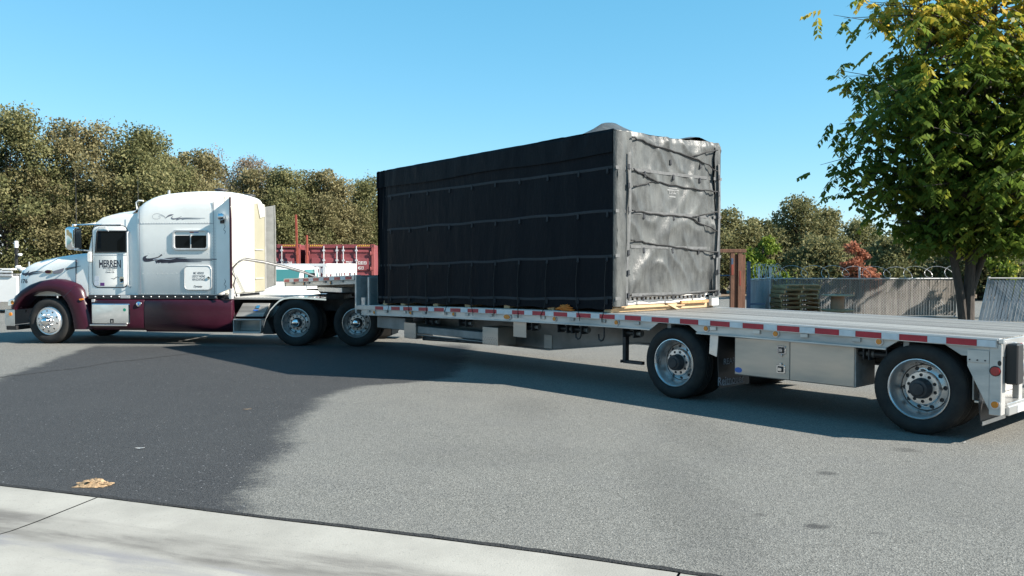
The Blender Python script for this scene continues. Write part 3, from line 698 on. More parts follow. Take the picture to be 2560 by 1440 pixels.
latch(-1.525, 0.745, -1); latch(-1.518, 0.52, 1)
def oval(name, mat, parent, x, z, rx, rz, y0, y1, n=20):
    return MB().prism([(x + rx * math.cos(2 * math.pi * k / n), z + rz * math.sin(2 * math.pi * k / n)) for k in range(n)], 'y', y0, y1).build(name, mat, parent, 0.001)
oval('sticker', MT['blue'], tb, -0.945, 0.457, 0.052, 0.033, 1.2035, 1.2045)
# marker lamps
for x, z, big in ((7.085, 0.826, 0), (5.87, 0.868, 0), (4.605, 0.90, 0), (3.226, 0.918, 1), (2.165, 0.938, 0), (0.95, 0.945, 0), (-0.525, 0.945, 0), (-1.492, 0.938, 0), (-2.706, 0.929, 0)):
    r = 0.034
    if big:
        b = oval('marker_lamp', MT['galv'], T, x, z, 0.095, 0.048, 1.268, 1.288); oval('lens', MT['amber'], b, x, z, 0.075, 0.035, 1.288, 1.297)
    else:
        b = oval('marker_lamp', MT['galv'], T, x, z, 0.043, 0.043, 1.268, 1.284); oval('lens', MT['amber'], b, x, z, 0.030, 0.030, 1.284, 1.296)
for x in (9.9, 8.75):
    b = oval('marker_lamp', MT['frame'], T, x, zd(x) - 0.13, 0.03, 0.035, 1.268, 1.284); oval('lens', MT['amber'], b, x, zd(x) - 0.13, 0.02, 0.024, 1.284, 1.292)
# rear end
for s in (1, -1):
    y0, y1 = (1.258, 1.27) if s > 0 else (-1.27, -1.258)
    MB().prism([(-3.575, 0.845), (-3.575, 0.75), (-3.775, 0.34), (-3.775, 0.845)], 'y', y0, y1).build('rear_gusset', MT['aluold'], T, 0.002)
    bx('gusset_strap', MT['aluold'], T, -3.775, -3.575, 1.271 if s > 0 else -1.279, 1.279 if s > 0 else -1.271, 0.79, 0.915, 0.003)
    rp = bx('rear_post', MT['aluold'], T, -3.885, -3.777, 1.16 if s > 0 else -1.282, 1.282 if s > 0 else -1.16, 0.295, 0.985, 0.006)
    bx('corner_angle', MT['alu'], T, -3.905, -3.86, 1.262 if s > 0 else -1.299, 1.299 if s > 0 else -1.262, 0.99, 1.03, 0.003)
    bx('rub_block', MT['black'], T, -4.00, -3.89, 1.03 if s > 0 else -1.2, 1.2 if s > 0 else -1.03, 0.595, 0.985, 0.012)
    bx('rub_block_plate', MT['alu'], T, -3.925, -3.89, 0.985 if s > 0 else -1.027, 1.027 if s > 0 else -0.985, 0.585, 0.99, 0.004)
    # lamps on the rear panel
    pnl = bx('lamp_panel', MT['alu'], T, -3.91, -3.885, 0.30 if s > 0 else -0.98, 0.98 if s > 0 else -0.30, 0.60, 0.83, 0.004)
    for k, (yy, mt) in enumerate(((0.885, 'redlens'), (0.70, 'amber'), (0.52, 'redlens'))):
        m = MB(); m.lathe([(0.0, -0.004), (0.062, -0.004), (0.078, 0.0), (0.082, 0.01), (0.078, 0.016), (0, 0.016)], (-3.925, s * yy, 0.715), 'x', 24); q = m.build('tail_lamp', MT['galv'], pnl)
        MB().lathe([(0.0, -0.012), (0.05, -0.008), (0.06, 0.0), (0, 0.0)], (-3.930, s * yy, 0.715), 'x', 20).build('lens', MT[mt], q)
    for k in range(4):
        a = 1.0 - k * 0.26
        bx('reflective_tape', MT['red'] if k % 2 == 0 else MT['wtape'], T, -3.898, -3.896, min(s * a, s * (a - 0.255)), max(s * a, s * (a - 0.255)), 0.905, 0.965, 0)
        a = 0.93 - k * 0.26
        bx('reflective_tape', MT['wtape'] if k % 2 == 0 else MT['red'], T, -3.922, -3.920, min(s * a, s * (a - 0.255)), max(s * a, s * (a - 0.255)), 0.295, 0.365, 0)
q = oval('marker_lamp', MT['black'], T, -3.832, 0.722, 0.052, 0.05, 1.283, 1.289); oval('lens', MT['redlens'], q, -3.835, 0.722, 0.042, 0.042, 1.289, 1.299)
q = oval('marker_lamp', MT['galv'], T, -3.834, 0.40, 0.046, 0.046, 1.283, 1.289); oval('lens', MT['amber'], q, -3.834, 0.40, 0.032, 0.032, 1.289, 1.298)
oval('bolt_hole', MT['black'], T, -3.868, 0.80, 0.018, 0.026, 1.2825, 1.2835)
m = MB()
for k in range(3): m.cyl((-3.60 - 0.07 * k, 1.279, 0.815), (-3.60 - 0.07 * k, 1.286, 0.815), 0.008, 6)
m.build('rivet', MT['steel'], T)
bx('rear_sill', MT['alu'], T, -3.895, -3.865, -1.255, 1.255, 0.86, 1.028, 0.004)
bx('rear_upper_bar', MT['aluold'], T, -3.90, -3.886, -0.98, 0.98, 0.835, 0.88, 0.003)
bx('bumper_bar', MT['alu'], T, -3.918, -3.83, -1.155, 1.155, 0.285, 0.375, 0.006)
bx('bumper_shelf', MT['alu'], T, -3.90, -3.6, -1.15, 1.15, 0.376, 0.40, 0.004)
for s in (1, -1): bx('bumper_upright', MT['aluold'], T, -3.86, -3.80, min(s * 0.60, s * 0.70), max(s * 0.60, s * 0.70), 0.40, 0.85)
bx('bumper_back', MT['aluold'], T, -3.60, -3.58, -1.15, 1.15, 0.40, 0.86)

# ---------------------------------------------------------------- tarped load
L = empty('tarped_load', TRL, TRR, 'tall boxy load wrapped in a black tarp on the step deck trailer', 'load')
X0, X1 = 1.05, 7.02
def ztop(x): return 3.622 + (x - 1.05) * (3.519 - 3.622) / 5.97
def N(v, s=1.0): return noise.noise(Vector(v) * s)
def side_y(x, z, s):
    u = (x - X0) / (X1 - X0); h = (z - zd(x)) / 2.58
    y = 1.25 + 0.022 * N((x * 0.6, z * 0.5, 3 * s)) + 0.010 * N((x * 3.1, z * 0.7, 7 * s)) + 0.004 * N((x * 9, z * 2.0, 1 * s))
    y += 0.010 * math.sin(x * 10.2 + 2 * N((0, z, 5))) * max(0, h - 0.8) * 3          # gathered top edge
    y += (0.012 + 0.02 * abs(N((x * 4, 0, 2)))) * max(0, 0.14 - h) * 3                    # hem
    if u > 0.93: y -= (u - 0.93) * 1.2 * (0.5 + 0.5 * math.sin(x * 60 + z))
    return s * y
nx, nz = 150, 56
for s in (1, -1):
    rows = []
    for j in range(nz + 1):
        row = []
        for i in range(nx + 1):
            x = X0 + (X1 - X0) * i / nx; hem = zd(x) + 0.035 + 0.03 * abs(N((x * 2.2, s, 0))) + 0.02 * math.sin(x * 5.2) ** 2
            t = j / nz; z = hem + (ztop(x) - hem) * t
            y = side_y(x, z, s)
            if t > 0.985: y -= s * 0.02
            row.append((x, y, z))
        rows.append(row)
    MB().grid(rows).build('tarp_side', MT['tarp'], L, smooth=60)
    # upper tarp sheet hanging over the side sheet
    rows = []
    for j in range(13):
        row = []
        for i in range(nx + 1):
            x = X0 - 0.01 + (X1 - X0 + 0.02) * i / nx; low = ztop(x) - 0.325 + 0.012 * math.sin(x * 2.1); t = j / 12; z = low + (ztop(x) + 0.012 - low) * t
            fold = 0.012 * math.sin(x * 17 + 2.2 * N((x, 0, 4)) + 3 * N((x * 2.3, z * 2, 9))) * (0.3 + 0.7 * N((x * 1.3, 0, 8)) ** 2 * 3)
            y = abs(side_y(x, z, 1)) + 0.016 + 0.010 * (1 - t) + fold * (0.4 + 0.6 * t)
            if j == 12: y -= 0.03
            row.append((x, s * y, z))
        rows.append(row)
    MB().grid(rows).build('tarp_top_skirt', MT['tarp2'], L, smooth=60)
    # webbing bands sewn across
    for zb in ((3.033, 3.095), (2.394, 2.49), (1.719, 1.872), (1.12, 1.27)):
        rows = [[], [], []]
        for i in range(61):
            x = X0 + 0.005 + (X1 - X0 - 0.04) * i / 60; t = i / 60
            zc = zb[1] + (zb[0] - zb[1]) * t + 0.007 * math.sin(x * 5.0 + zb[0] * 3) * (1.0 if zb[0] < 3 else 0.4) + 0.018 * N((x * 0.6, zb[0], 0))
            for k, dz in enumerate((-0.020, 0, 0.020)):
                rows[k].append((x, s * (abs(side_y(x, zc + dz, 1)) + 0.004 + (0.003 if k == 1 else 0)), zc + dz))
        MB().grid(rows).build('webbing', MT['webbing'], L, smooth=60)
VX = [5.944, 5.389, 4.751, 4.135, 3.54, 2.966, 2.341, 1.705]
def dring(x, y, z, ax='y'):
    m = MB(); pts = []
    for k in range(9):
        a = R(200 + 140 * k / 8); pts.append((0.024 * math.cos(a), 0.030 * math.sin(a)))
    pts.append(pts[0])
    P = [((x + p[0], y, z + p[1]) if ax == 'y' else (x, y + p[0], z + p[1])) for p in pts]
    m.tube(P, 0.005, 5, caps=False)
    if ax == 'y': m.box(x - 0.018, x + 0.018, y - 0.006, y + 0.002, z - 0.02, z + 0.05)
    else: m.box(x - 0.002, x + 0.006, y - 0.018, y + 0.018, z - 0.02, z + 0.05)
    m.build('d_ring', MT['webbing'], L, smooth=0)
for x in VX + [6.55, 1.15]:
    for zb in ((3.033, 3.095), (2.394, 2.49), (1.719, 1.872), (1.12, 1.27)):
        t = (x - X0) / (X1 - X0); zc = zb[1] + (zb[0] - zb[1]) * t - 0.05
        dring(x, abs(side_y(x, zc, 1)) + 0.012, zc)
    # tie-down cords from the lowest rings to the rail
    zc = 1.87 - 0.15 * (x - X0) / (X1 - X0) - 0.08; k = rng.uniform(-0.1, 0.1)
    MB().tube([(x, 1.275, zc), (x + 0.02, 1.285, 1.5), (x + 0.01, 1.29, 1.2), (x + k * 0.4, 1.296, zd(x) + 0.02), (x + k, 1.306, zd(x) - 0.07), (x + k, 1.30, zd(x) - 0.13)], 0.006, 6).build('tie_cord', MT['cord'], L)
# roof sheet with the hump of something under it
rows = []
for i in range(61):
    x = X0 + (X1 - X0) * i / 60; row = []
    for j in range(31):
        y = -1.25 + 2.5 * j / 30
        hump = 0.33 * max(0, 1 - abs(x - 1.95) / (0.62 if x < 1.95 else 1.05)) * math.exp(-((y - 0.25) / 0.55) ** 2) + 0.10 * math.exp(-((x - 1.2) / 0.35) ** 2 - ((y + 0.75) / 0.35) ** 2)
        row.append((x, y, ztop(x) + hump + 0.012 * N((x * 2, y * 2, 0)) + 0.01 * N((x * 7, y * 5, 3)) * (1 + 4 * hump)))
    rows.append(row)
MB().grid(rows).build('tarp_roof', MT['tarp_sunlit_dusty'], L, smooth=60)
# rear panel: wrinkled centre, folded corner flaps
def rear_x(y, z):
    d = 0.020 * N((y * 1.2, z * 0.9, 0)) + 0.018 * N((y * 3.2, z * 1.6, 5)) + 0.010 * N((y * 7, z * 5, 2))
    q = (y + 0.35 * (z - 1.3)); d += 0.026 * math.exp(-((y - (0.85 - (z - 1.5) * 0.95 + 0.12 * N((z * 1.5, 0, 3)))) / 0.13) ** 2) * max(0, min(1, 1.6 - abs(z - 1.9)))        # long diagonal crease
    d += 0.028 * math.exp(-((y + 0.45 + (z - 2.9) * 0.5) / 0.08) ** 2) * max(0, min(1, (z - 2.2)))
    d += 0.012 * math.sin(y * 17 + N((z, y * 2, 1)) * 5) * max(0, z - 3.2) * 1.2
    d += 0.018 * math.sin(abs(y) * 42 + 2 * N((z * 1.3, y, 6))) * max(0, (abs(y) - 0.78) * 2.6)
    rg = 1 - abs(N((y * 1.1 + z * 0.55, z * 0.8 - y * 0.3, 11))); d += 0.06 * max(0, rg - 0.55) ** 2 * 2.4
    rg = 1 - abs(N((y * 2.3 - z * 0.9, z * 1.7, 21))); d += 0.04 * max(0, rg - 0.6) ** 2 * 3.4
    return 1.035 - d
rows = []
ny, nzr = 110, 90
for j in range(nzr + 1):
    row = []
    for i in range(ny + 1):
        y = 1.225 - 2.45 * i / ny; t = j / nzr
        zb = 1.30 + 0.012 * math.sin(y * 9) + 0.04 * (1.2 - y) / 2.4
        tp = 3.625 + 0.035 * max(0, -y) + (0.012 * N((y * 6, 0, 0)))
        z = zb + (tp - zb) * t; row.append((rear_x(y, z) + (0.03 * (t - 0.97) / 0.03 if t > 0.97 else 0), y, z))
    rows.append(row)
MB().grid(rows).build('tarp_rear', MT['tarp_sunlit_dusty'], L, smooth=60)
for s, w, z0 in ((1, 0.34, 1.16), (-1, 0.20, 1.25)):
    rows = []
    for j in range(61):
        z = z0 + (3.60 - z0) * j / 60; row = []
        wv = w * (0.88 + 0.22 * N((z * 1.7, s, 0)) + 0.10 * N((z * 6, s, 1)))
        if s > 0 and z > 3.3: wv *= 1 + (z - 3.3) * 0.6
        for i in range(13):
            t = i / 12; y = s * (1.262 - wv * t)
            x = 1.035 - 0.035 - 0.022 * math.sin(t * math.pi) - 0.016 * math.sin(t * 9 + z * 1.5 + 2 * N((z * 2, 0, s))) * t + (0.035 if i == 0 else 0)
            row.append((x, y, z))
        rows.append(row)
    MB().grid(rows).build('tarp_corner_flap', MT['tarp_sunlit_dusty'], L, smooth=60)
    yy = s * (1.02 if s > 0 else 1.14)
    rows = [[(1.035 - 0.075 - 0.012 * math.sin(z * 3), yy + dy + 0.025 * math.sin(z * 1.6), z) for z in [z0 + 0.02 + k * (3.30 - z0) / 24 for k in range(25)]] for dy in (-0.022, 0.022)]
    MB().grid(rows).build('webbing', MT['webbing2'], L)
    for z in (1.27, 1.87, 2.49, 3.09):
        rows = [[(0.985, s * a, z + dz) for a in (1.262, 1.20, 1.12, 1.05)] for dz in (-0.024, 0.024)]
        MB().grid(rows).build('webbing', MT['webbing2'], L)
    for z in (1.30, 1.62, 1.90, 2.50, 2.84, 3.10): dring(0.952, yy, z, 'x')
for z in (1.315, 2.00, 2.49, 3.09):
    rows = [[(rear_x(y, z) - 0.006, y, z + dz) for y in [0.9 - 0.1 * k for k in range(20)]] for dz in (-0.022, 0.022)]
    MB().grid(rows).build('webbing', MT['webbing2'], L)
    for y in (0.62, -0.05, -0.72): dring(rear_x(y, z) - 0.012, y, z - 0.06, 'x')
for y in (0.0, -0.72): 
    dring(rear_x(y, 3.28) - 0.01, y, 3.25, 'x')
CORDS = [[(0.959, 3.531), (0.69, 3.513), (0.478, 3.469), (0.057, 3.441), (-0.474, 3.386), (-0.809, 3.308), (-1.097, 3.206)], [(-0.474, 3.379), (-0.807, 3.475), (-1.112, 3.536)],
         [(0.93, 3.089), (0.622, 3.028), (0.392, 2.96), (0.156, 2.938), (-0.334, 2.91), (-0.738, 2.897), (-1.10, 2.886)], [(0.93, 2.845), (0.686, 2.883), (0.458, 2.935)],
         [(0.95, 2.507), (0.683, 2.497), (0.288, 2.471), (-0.09, 2.475), (-0.483, 2.462), (-0.743, 2.378), (-1.10, 2.27)], [(-0.52, 2.47), (-0.779, 2.513), (-1.10, 2.571)],
         [(0.95, 2.089), (0.68, 2.077), (0.484, 2.045), (-0.024, 2.015), (-0.561, 1.974), (-1.10, 1.941)], [(0.97, 1.281), (0.446, 1.293), (-0.065, 1.287), (-0.605, 1.308), (-1.12, 1.342)]]
for c in CORDS:
    path = []
    for i in range(len(c) - 1):
        for k in range(4):
            t = k / 4; y = c[i][0] + (c[i + 1][0] - c[i][0]) * t; z = c[i][1] + (c[i + 1][1] - c[i][1]) * t + 0.006 * math.sin(9 * t + i); path.append((rear_x(y, z) - 0.016 - (0.045 if abs(y) > 0.86 else 0), y, z))
    path.append((0.955, c[-1][0], c[-1][1])); MB().tube(path, 0.011, 6).build('elastic_cord', MT['cord'], L)
# printed panel of faded white lines
m = MB()
for z, a, b in ((2.905, 0.055, -0.17), (2.875, 0.03, -0.15), (2.845, 0.06, -0.20), (2.795, 0.03, -0.12), (2.745, 0.02, -0.12)):
    m.grid([[(rear_x(y, z) - 0.004, y, z + dz) for y in np.linspace(a, b, 6)] for dz in (0.0, 0.016)])
m.build('faded_print', MT['webbing3'], L, smooth=0)
lettering('TARPS', L, (rear_x(-0.08, 2.82) - 0.006, -0.08, 2.82), 'rear', 0.24, MT['webbing3'], 0.04, 0.0)
# white base frame of the wrapped machine
m = MB(); m.box(1.10, 6.95, -1.19, 1.19, zd(2) + 0.11, 1.235)
o = m.build('white_base', MT['whiteveh'], L, 0.006)
m = MB()
for k in range(22): m.box(1.085, 1.1, 1.10 - k * 0.1, 1.15 - k * 0.1, 1.235, 1.272)
m.box(1.085, 1.12, -1.2, 1.2, 1.272, 1.30); m.build('base_ribs', MT['whiteveh'], o)
bx('end_bracket', MT['whiteveh'], o, 1.02, 1.084, -1.25, -1.07, 1.10, 1.26)
# timbers the load stands on
SKD = empty('timber_skid', TRL, TRR, 'pale timbers laid on the trailer deck under the tarped load', 'timber skid')
for k, x in enumerate((1.16, 2.3, 3.3, 4.3, 5.2, 6.2, 6.8)):
    MB().box(x - 0.07, x + 0.07, -1.21 + 0.01 * k, 1.23, zd(x) + 0.006, zd(x) + 0.095).build('timber', MT['pine'], SKD, 0.006)
MB().box(1.04, 1.075, -0.4, 1.22, zd(1) + 0.055, zd(1) + 0.075).build('batten', MT['pine'], SKD, 0.003)
MB().hexa([(1.03, 0.05, 1.16), (1.03, -0.05, 1.16), (1.07, -0.05, 1.16), (1.07, 0.05, 1.16)], [(1.03, -0.18, zd(1) + 0.01), (1.03, -0.26, zd(1) + 0.01), (1.07, -0.26, zd(1) + 0.01), (1.07, -0.18, zd(1) + 0.01)]).build('brace', MT['pine'], SKD)
MB().box(1.03, 1.07, -1.0, -0.3, zd(1) + 0.085, zd(1) + 0.13).build('board', MT['wood'], SKD, 0.004)
# orange strap dropped on the deck edge
def heap(cx, cy, cz, sx, sy, sz, n, r, seed):
    rr = random.Random(seed); path = []
    for i in range(n):
        a = i * 1.9 + rr.uniform(-.4, .4); q = 0.35 + 0.65 * rr.random()
        path.append((cx + sx * q * math.cos(a), cy + sy * q * math.sin(a), cz + sz * rr.random() * (1.1 - q) + r))
    m = MB(); pts = []
    for i in range(len(path) - 1):
        for k in range(3): pts.append(Vector(path[i]).lerp(Vector(path[i + 1]), k / 3))
    m.tube(pts, r, 6); return m
m = heap(1.95, 1.275, zd(2) + 0.008, 0.20, 0.03, 0.13, 40, 0.011, 3)
o = m.build('orange_strap', MT['orangestrap'], None, loc=TRL, rot=(0, 0, TRR)); tag(o, 'crumpled orange strap lying on the deck edge below the black tarp', 'strap')
# torn tarp tail at the nose side of the load
rows = []
for j in range(15):
    z = zd(7.2) + 0.02 + j * 0.05; rows.append([(7.03 + 0.26 * (1 - j / 15) * t + 0.02 * math.sin(9 * t + j), 1.20 - 0.35 * t + 0.03 * math.sin(6 * t + j * .5), z) for t in [k / 9 for k in range(10)]])
MB().grid(rows).build('tarp_front_fold', MT['tarp'], L, smooth=60)
rows = []
for j in range(41):
    row = []
    for i in range(31):
        y = 1.24 - 2.48 * i / 30; zb = zd(7.0) + 0.05; z = zb + (3.52 - zb) * j / 40; row.append((7.02 + 0.02 * N((y * 2, z * 2, 4)) + 0.015 * N((y * 7, z, 1)), y, z))
    rows.append(row)
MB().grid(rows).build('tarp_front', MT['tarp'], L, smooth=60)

# ---------------------------------------------------------------- semi tractor (x forward, y to the driver's side)
K = empty('semi_tractor', (-3.85867, 19.09836, 0), R(175.0), 'white and maroon sleeper semi tractor hitched to the step deck trailer', 'truck')
def mir(pts): return pts + [(-y, z) for y, z in reversed(pts) if abs(y) > 1e-6]
# sleeper box
def sl_sec(x, zt, w=1.18, zb=1.085):
    h = [(w - 0.02, zb), (w, zb + 0.03), (w, zt - 0.42), (w - 0.006, zt - 0.30), (w - 0.03, zt - 0.17), (w - 0.08, zt - 0.075), (w - 0.17, zt - 0.022), (w - 0.32, zt), (w - 0.7, zt + 0.02), (0, zt + 0.03)]
    return [(x, y, z) for y, z in mir(h)]
prof = [(4.24, 2.98, 1.13), (4.22, 3.05, 1.165), (4.15, 3.11, 1.178), (4.05, 3.165, 1.18), (3.91, 3.232, 1.18), (3.75, 3.28, 1.18), (3.58, 3.31, 1.18), (3.3, 3.337, 1.18), (3.0, 3.352, 1.18), (2.75, 3.355, 1.18), (2.48, 3.35, 1.18), (2.40, 3.345, 1.178), (2.33, 3.33, 1.165), (2.29, 3.30, 1.14)]
SLP = MB().loft([sl_sec(*p) for p in prof]).build('sleeper', MT['white'], K, smooth=42)
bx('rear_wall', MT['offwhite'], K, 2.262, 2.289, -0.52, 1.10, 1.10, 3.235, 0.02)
bx('rear_wall_shade', MT['cream_shade'], K, 2.255, 2.289, -1.13, -0.525, 1.10, 3.20, 0.03)  # flat panel, its cream colour stands in for the wall's shaded third
for z in (2.1, 1.42): bx('rear_wall_rib', MT['offwhite'], SLP, 2.235, 2.256, -1.0, -0.5, z - 0.015, z + 0.015, 0.004)
MB().box(2.255, 2.262, 0.30, 1.05, 1.78, 1.80).box(2.255, 2.262, 0.30, 1.05, 1.745, 1.752).build('wall_seam', MT['galv'], SLP)
MB().prism([(-0.62, 3.24), (-1.09, 3.20), (-1.09, 2.9), (-0.80, 2.85)], 'x', 2.235, 2.2545).build('wall_cap', MT['offwhite'], SLP, 0.012)
# panel seams and rivets on the sleeper
ys = 1.1815
m = MB()
for x in (4.155, 2.485): m.box(x - 0.004, x + 0.004, ys - 0.004, ys + 0.001, 1.11, 3.0 if x > 3 else 3.1)
m.box(2.49, 4.15, ys - 0.004, ys + 0.001, 2.627, 2.635); m.build('panel_seam', MT['ink2'], SLP, smooth=0)
m = MB()
def riv(x, z): m.lathe([(0.008, 0), (0.006, 0.004), (0, 0.006)], (x, 1.18, z), 'y', 6)
for i in range(28):
    riv(4.12 - i * 0.06, 2.655); riv(4.12 - i * 0.06, 1.115)
for i in range(14): riv(4.06 - i * 0.12, 1.99)
for i in range(9): riv(4.10 - i * 0.11, 1.55)
for i in range(22):
    riv(2.515, 1.16 + i * 0.065); riv(2.46, 1.16 + i * 0.065); riv(2.505, 2.68 + i * 0.02)
m.build('rivet_row', MT['galv'], SLP, smooth=0)
# side extenders
for s in (1, -1):
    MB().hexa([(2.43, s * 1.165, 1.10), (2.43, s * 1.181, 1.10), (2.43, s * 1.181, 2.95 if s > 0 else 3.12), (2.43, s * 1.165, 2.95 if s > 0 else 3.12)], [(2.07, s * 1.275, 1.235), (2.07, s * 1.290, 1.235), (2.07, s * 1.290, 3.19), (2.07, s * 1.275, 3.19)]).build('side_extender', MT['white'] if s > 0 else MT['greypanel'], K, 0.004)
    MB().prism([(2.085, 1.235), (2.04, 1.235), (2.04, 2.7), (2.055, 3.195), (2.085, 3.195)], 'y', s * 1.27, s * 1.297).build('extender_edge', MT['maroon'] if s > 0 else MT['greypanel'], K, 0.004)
m = MB()
for z0 in (2.40, 1.22):
    ribbon(m, [(2.22, z0), (2.19, z0 + 0.06), (2.24, z0 + 0.10), (2.2, z0 + 0.16), (2.23, z0 + 0.22)], [0.004, 0.012, 0.006, 0.012, 0.003], 1.25)
o = m.build('pinstripe', MT['ink'], K, smooth=0)
for v in o.data.vertices: v.co.y = 1.181 + (2.43 - v.co.x) * (0.109 / 0.36) + 0.003
# window in the sleeper
fr = ring(rrect(2.59, 3.41, 2.06, 2.50, 0.09), rrect(2.64, 3.36, 2.10, 2.46, 0.06), 'y', 1.178, 1.215).build('window_frame', MT['galv'], K, 0.006)
MB().prism(rrect(2.62, 3.38, 2.08, 2.48, 0.07), 'y', 1.181, 1.190).build('window_awning', MT['white'], fr, 0.002)
MB().prism(rrect(2.635, 2.985, 2.085, 2.375, 0.02), 'y', 1.190, 1.197).build('pane', MT['glass'], fr)
MB().prism(rrect(3.01, 3.345, 2.085, 2.375, 0.02), 'y', 1.190, 1.197).build('pane', MT['glass'], fr)
bx('window_divider', MT['galv'], fr, 2.987, 3.008, 1.19, 1.203, 2.085, 2.40, 0.002)
MB().box(2.93, 3.02, 1.19, 1.1925, 2.435, 2.458).build('red_mark', MT['redlens'], fr, smooth=0)
MB().box(2.82, 2.93, 1.19, 1.1925, 2.435, 2.458).build('blue_mark', MT['blue'], fr, smooth=0)
# luggage door
ring(rrect(2.535, 3.15, 1.195, 1.725, 0.09), rrect(2.55, 3.135, 1.21, 1.71, 0.08), 'y', 1.178, 1.206).build('luggage_door_frame', MT['galv'], K, 0.004)
ld = MB().prism(rrect(2.55, 3.135, 1.21, 1.71, 0.08), 'y', 1.180, 1.200).build('luggage_door', MT['white'], K, 0.004)
MB().prism(rrect(2.565, 2.625, 1.435, 1.49, 0.02), 'y', 1.2, 1.218).build('door_latch', MT['chrome'], ld, 0.003)
MB().prism(rrect(2.575, 2.615, 1.455, 1.485, 0.012), 'y', 1.218, 1.2195).build('latch_hole', MT['black'], ld)
for i, (tx, z) in enumerate((('MC 405020', 1.562), ('USDOT 942942', 1.492), ('VIN E2475425', 1.424))):
    lettering(tx, ld, (2.825, 1.2015, z), 'left', 0.235 if i == 0 else 0.29, MT['ink'], 0.052, 0.006, 0.15)
lettering('Dynasty', ld, (2.84, 1.2015, 1.268), 'left', 0.20, MT['ink'], 0.06, 0.02, 0.3)
# swoosh graphics
m = MB()
for pts, ws in (([(3.98, 1.945), (4.06, 1.90), (4.05, 1.845), (3.95, 1.835), (3.8, 1.86), (3.72, 1.88)], [0.004, 0.03, 0.045, 0.035, 0.02, 0.005]),
                ([(4.02, 1.93), (4.02, 1.875), (3.9, 1.87), (3.75, 1.905), (3.68, 1.945), (3.66, 1.965)], [0.003, 0.02, 0.02, 0.012, 0.018, 0.03]),
                ([(3.80, 1.80), (3.7, 1.84), (3.55, 1.875), (3.3, 1.895), (3.1, 1.893)], [0.05, 0.025, 0.018, 0.012, 0.004]),
                ([(3.75, 1.81), (3.6, 1.84), (3.4, 1.87), (3.1, 1.865), (2.25, 1.862)], [0.05, 0.03, 0.02, 0.014, 0.010]),
                ([(3.68, 1.80), (3.5, 1.82), (3.3, 1.845), (3.0, 1.835), (2.52, 1.832)], [0.03, 0.045, 0.03, 0.012, 0.006]),
                ([(3.52, 1.79), (3.4, 1.81), (3.25, 1.815), (3.0, 1.808), (2.76, 1.808)], [0.02, 0.035, 0.02, 0.012, 0.006])):
    ribbon(m, pts, [w * 1.5 for w in ws], 1.1825)
m.build('swoosh_graphic', MT['ink'], K, smooth=0)
m = MB(); ribbon(m, [(3.86, 1.86), (3.7, 1.875), (3.5, 1.862), (3.35, 1.88)], [0.01, 0.02, 0.014, 0.004], 1.1832); m.build('swoosh_highlight', MT['vinyl'], K, smooth=0)
m = MB()
for pts, ws in (([(3.86, 2.80), (3.82, 2.84), (3.72, 2.85), (3.6, 2.80), (3.55, 2.75)], [0.003, 0.005, 0.005, 0.006, 0.004]), ([(3.86, 2.80), (3.84, 2.75), (3.76, 2.735), (3.68, 2.76), (3.72, 2.80), (3.62, 2.80), (3.56, 2.745)], [0.004, 0.005, 0.004, 0.004, 0.004, 0.006, 0.004]),
                ([(3.56, 2.755), (3.5, 2.80), (3.44, 2.82), (3.38, 2.83)], [0.008, 0.03, 0.035, 0.004]), ([(3.40, 2.79), (3.43, 2.755), (3.38, 2.735), (3.28, 2.755), (3.2, 2.79)], [0.01, 0.025, 0.03, 0.015, 0.004]), ([(3.32, 2.72), (3.22, 2.745), (3.1, 2.755), (2.67, 2.748)], [0.03, 0.025, 0.014, 0.005]), ([(3.2, 2.72), (3.1, 2.735), (2.78, 2.73)], [0.02, 0.012, 0.004])):
    ribbon(m, pts, ws, 1.1825)
m.build('scroll_graphic', MT['ink2'], K, smooth=0)
# work lamp beside the sleeper
wlmp = MB().tube([(2.27, 1.19, 2.66), (2.27, 1.27, 2.68), (2.27, 1.30, 2.72)], 0.02, 8).build('work_lamp', MT['black'], K)
MB().lathe([(0, -0.09), (0.05, -0.085), (0.078, -0.04), (0.082, 0.02), (0, 0.03)], (2.27, 1.32, 2.77), 'x', 20).build('lamp_shell', MT['chrome'], wlmp)
bx('lamp_bracket', MT['steel'], wlmp, 2.215, 2.31, 1.22, 1.26, 2.63, 2.75)
# roof vents, antenna, deflector lip
for x, y, z in ((2.64, 0.45, 3.37), (2.5, -0.80, 3.345)):
    MB().lathe([(0, 0), (0.10, 0), (0.10, 0.03), (0.145, 0.035), (0.14, 0.065), (0.05, 0.085), (0, 0.087)], (x, y, z), 'z', 24).build('roof_vent', MT['steel'], K)
bx('roof_marker', MT['galv'], K, 3.62, 3.66, 0.85, 0.89, 3.29, 3.38)
for x, y, z0, z1 in ((5.45, 1.42, 2.62, 3.75), (4.42, 0.75, 2.85, 3.75)): MB().tube([(x, y, z0), (x, y, z1)], 0.008, 6, 0.003).build('antenna', MT['steel'], K)
MB().tube([(4.31, 1.0, 2.95), (4.31, 1.03, 3.11), (4.25, 1.04, 3.15), (4.14, 1.04, 3.14)], 0.016, 8).build('grab_rail', MT['white'], K)
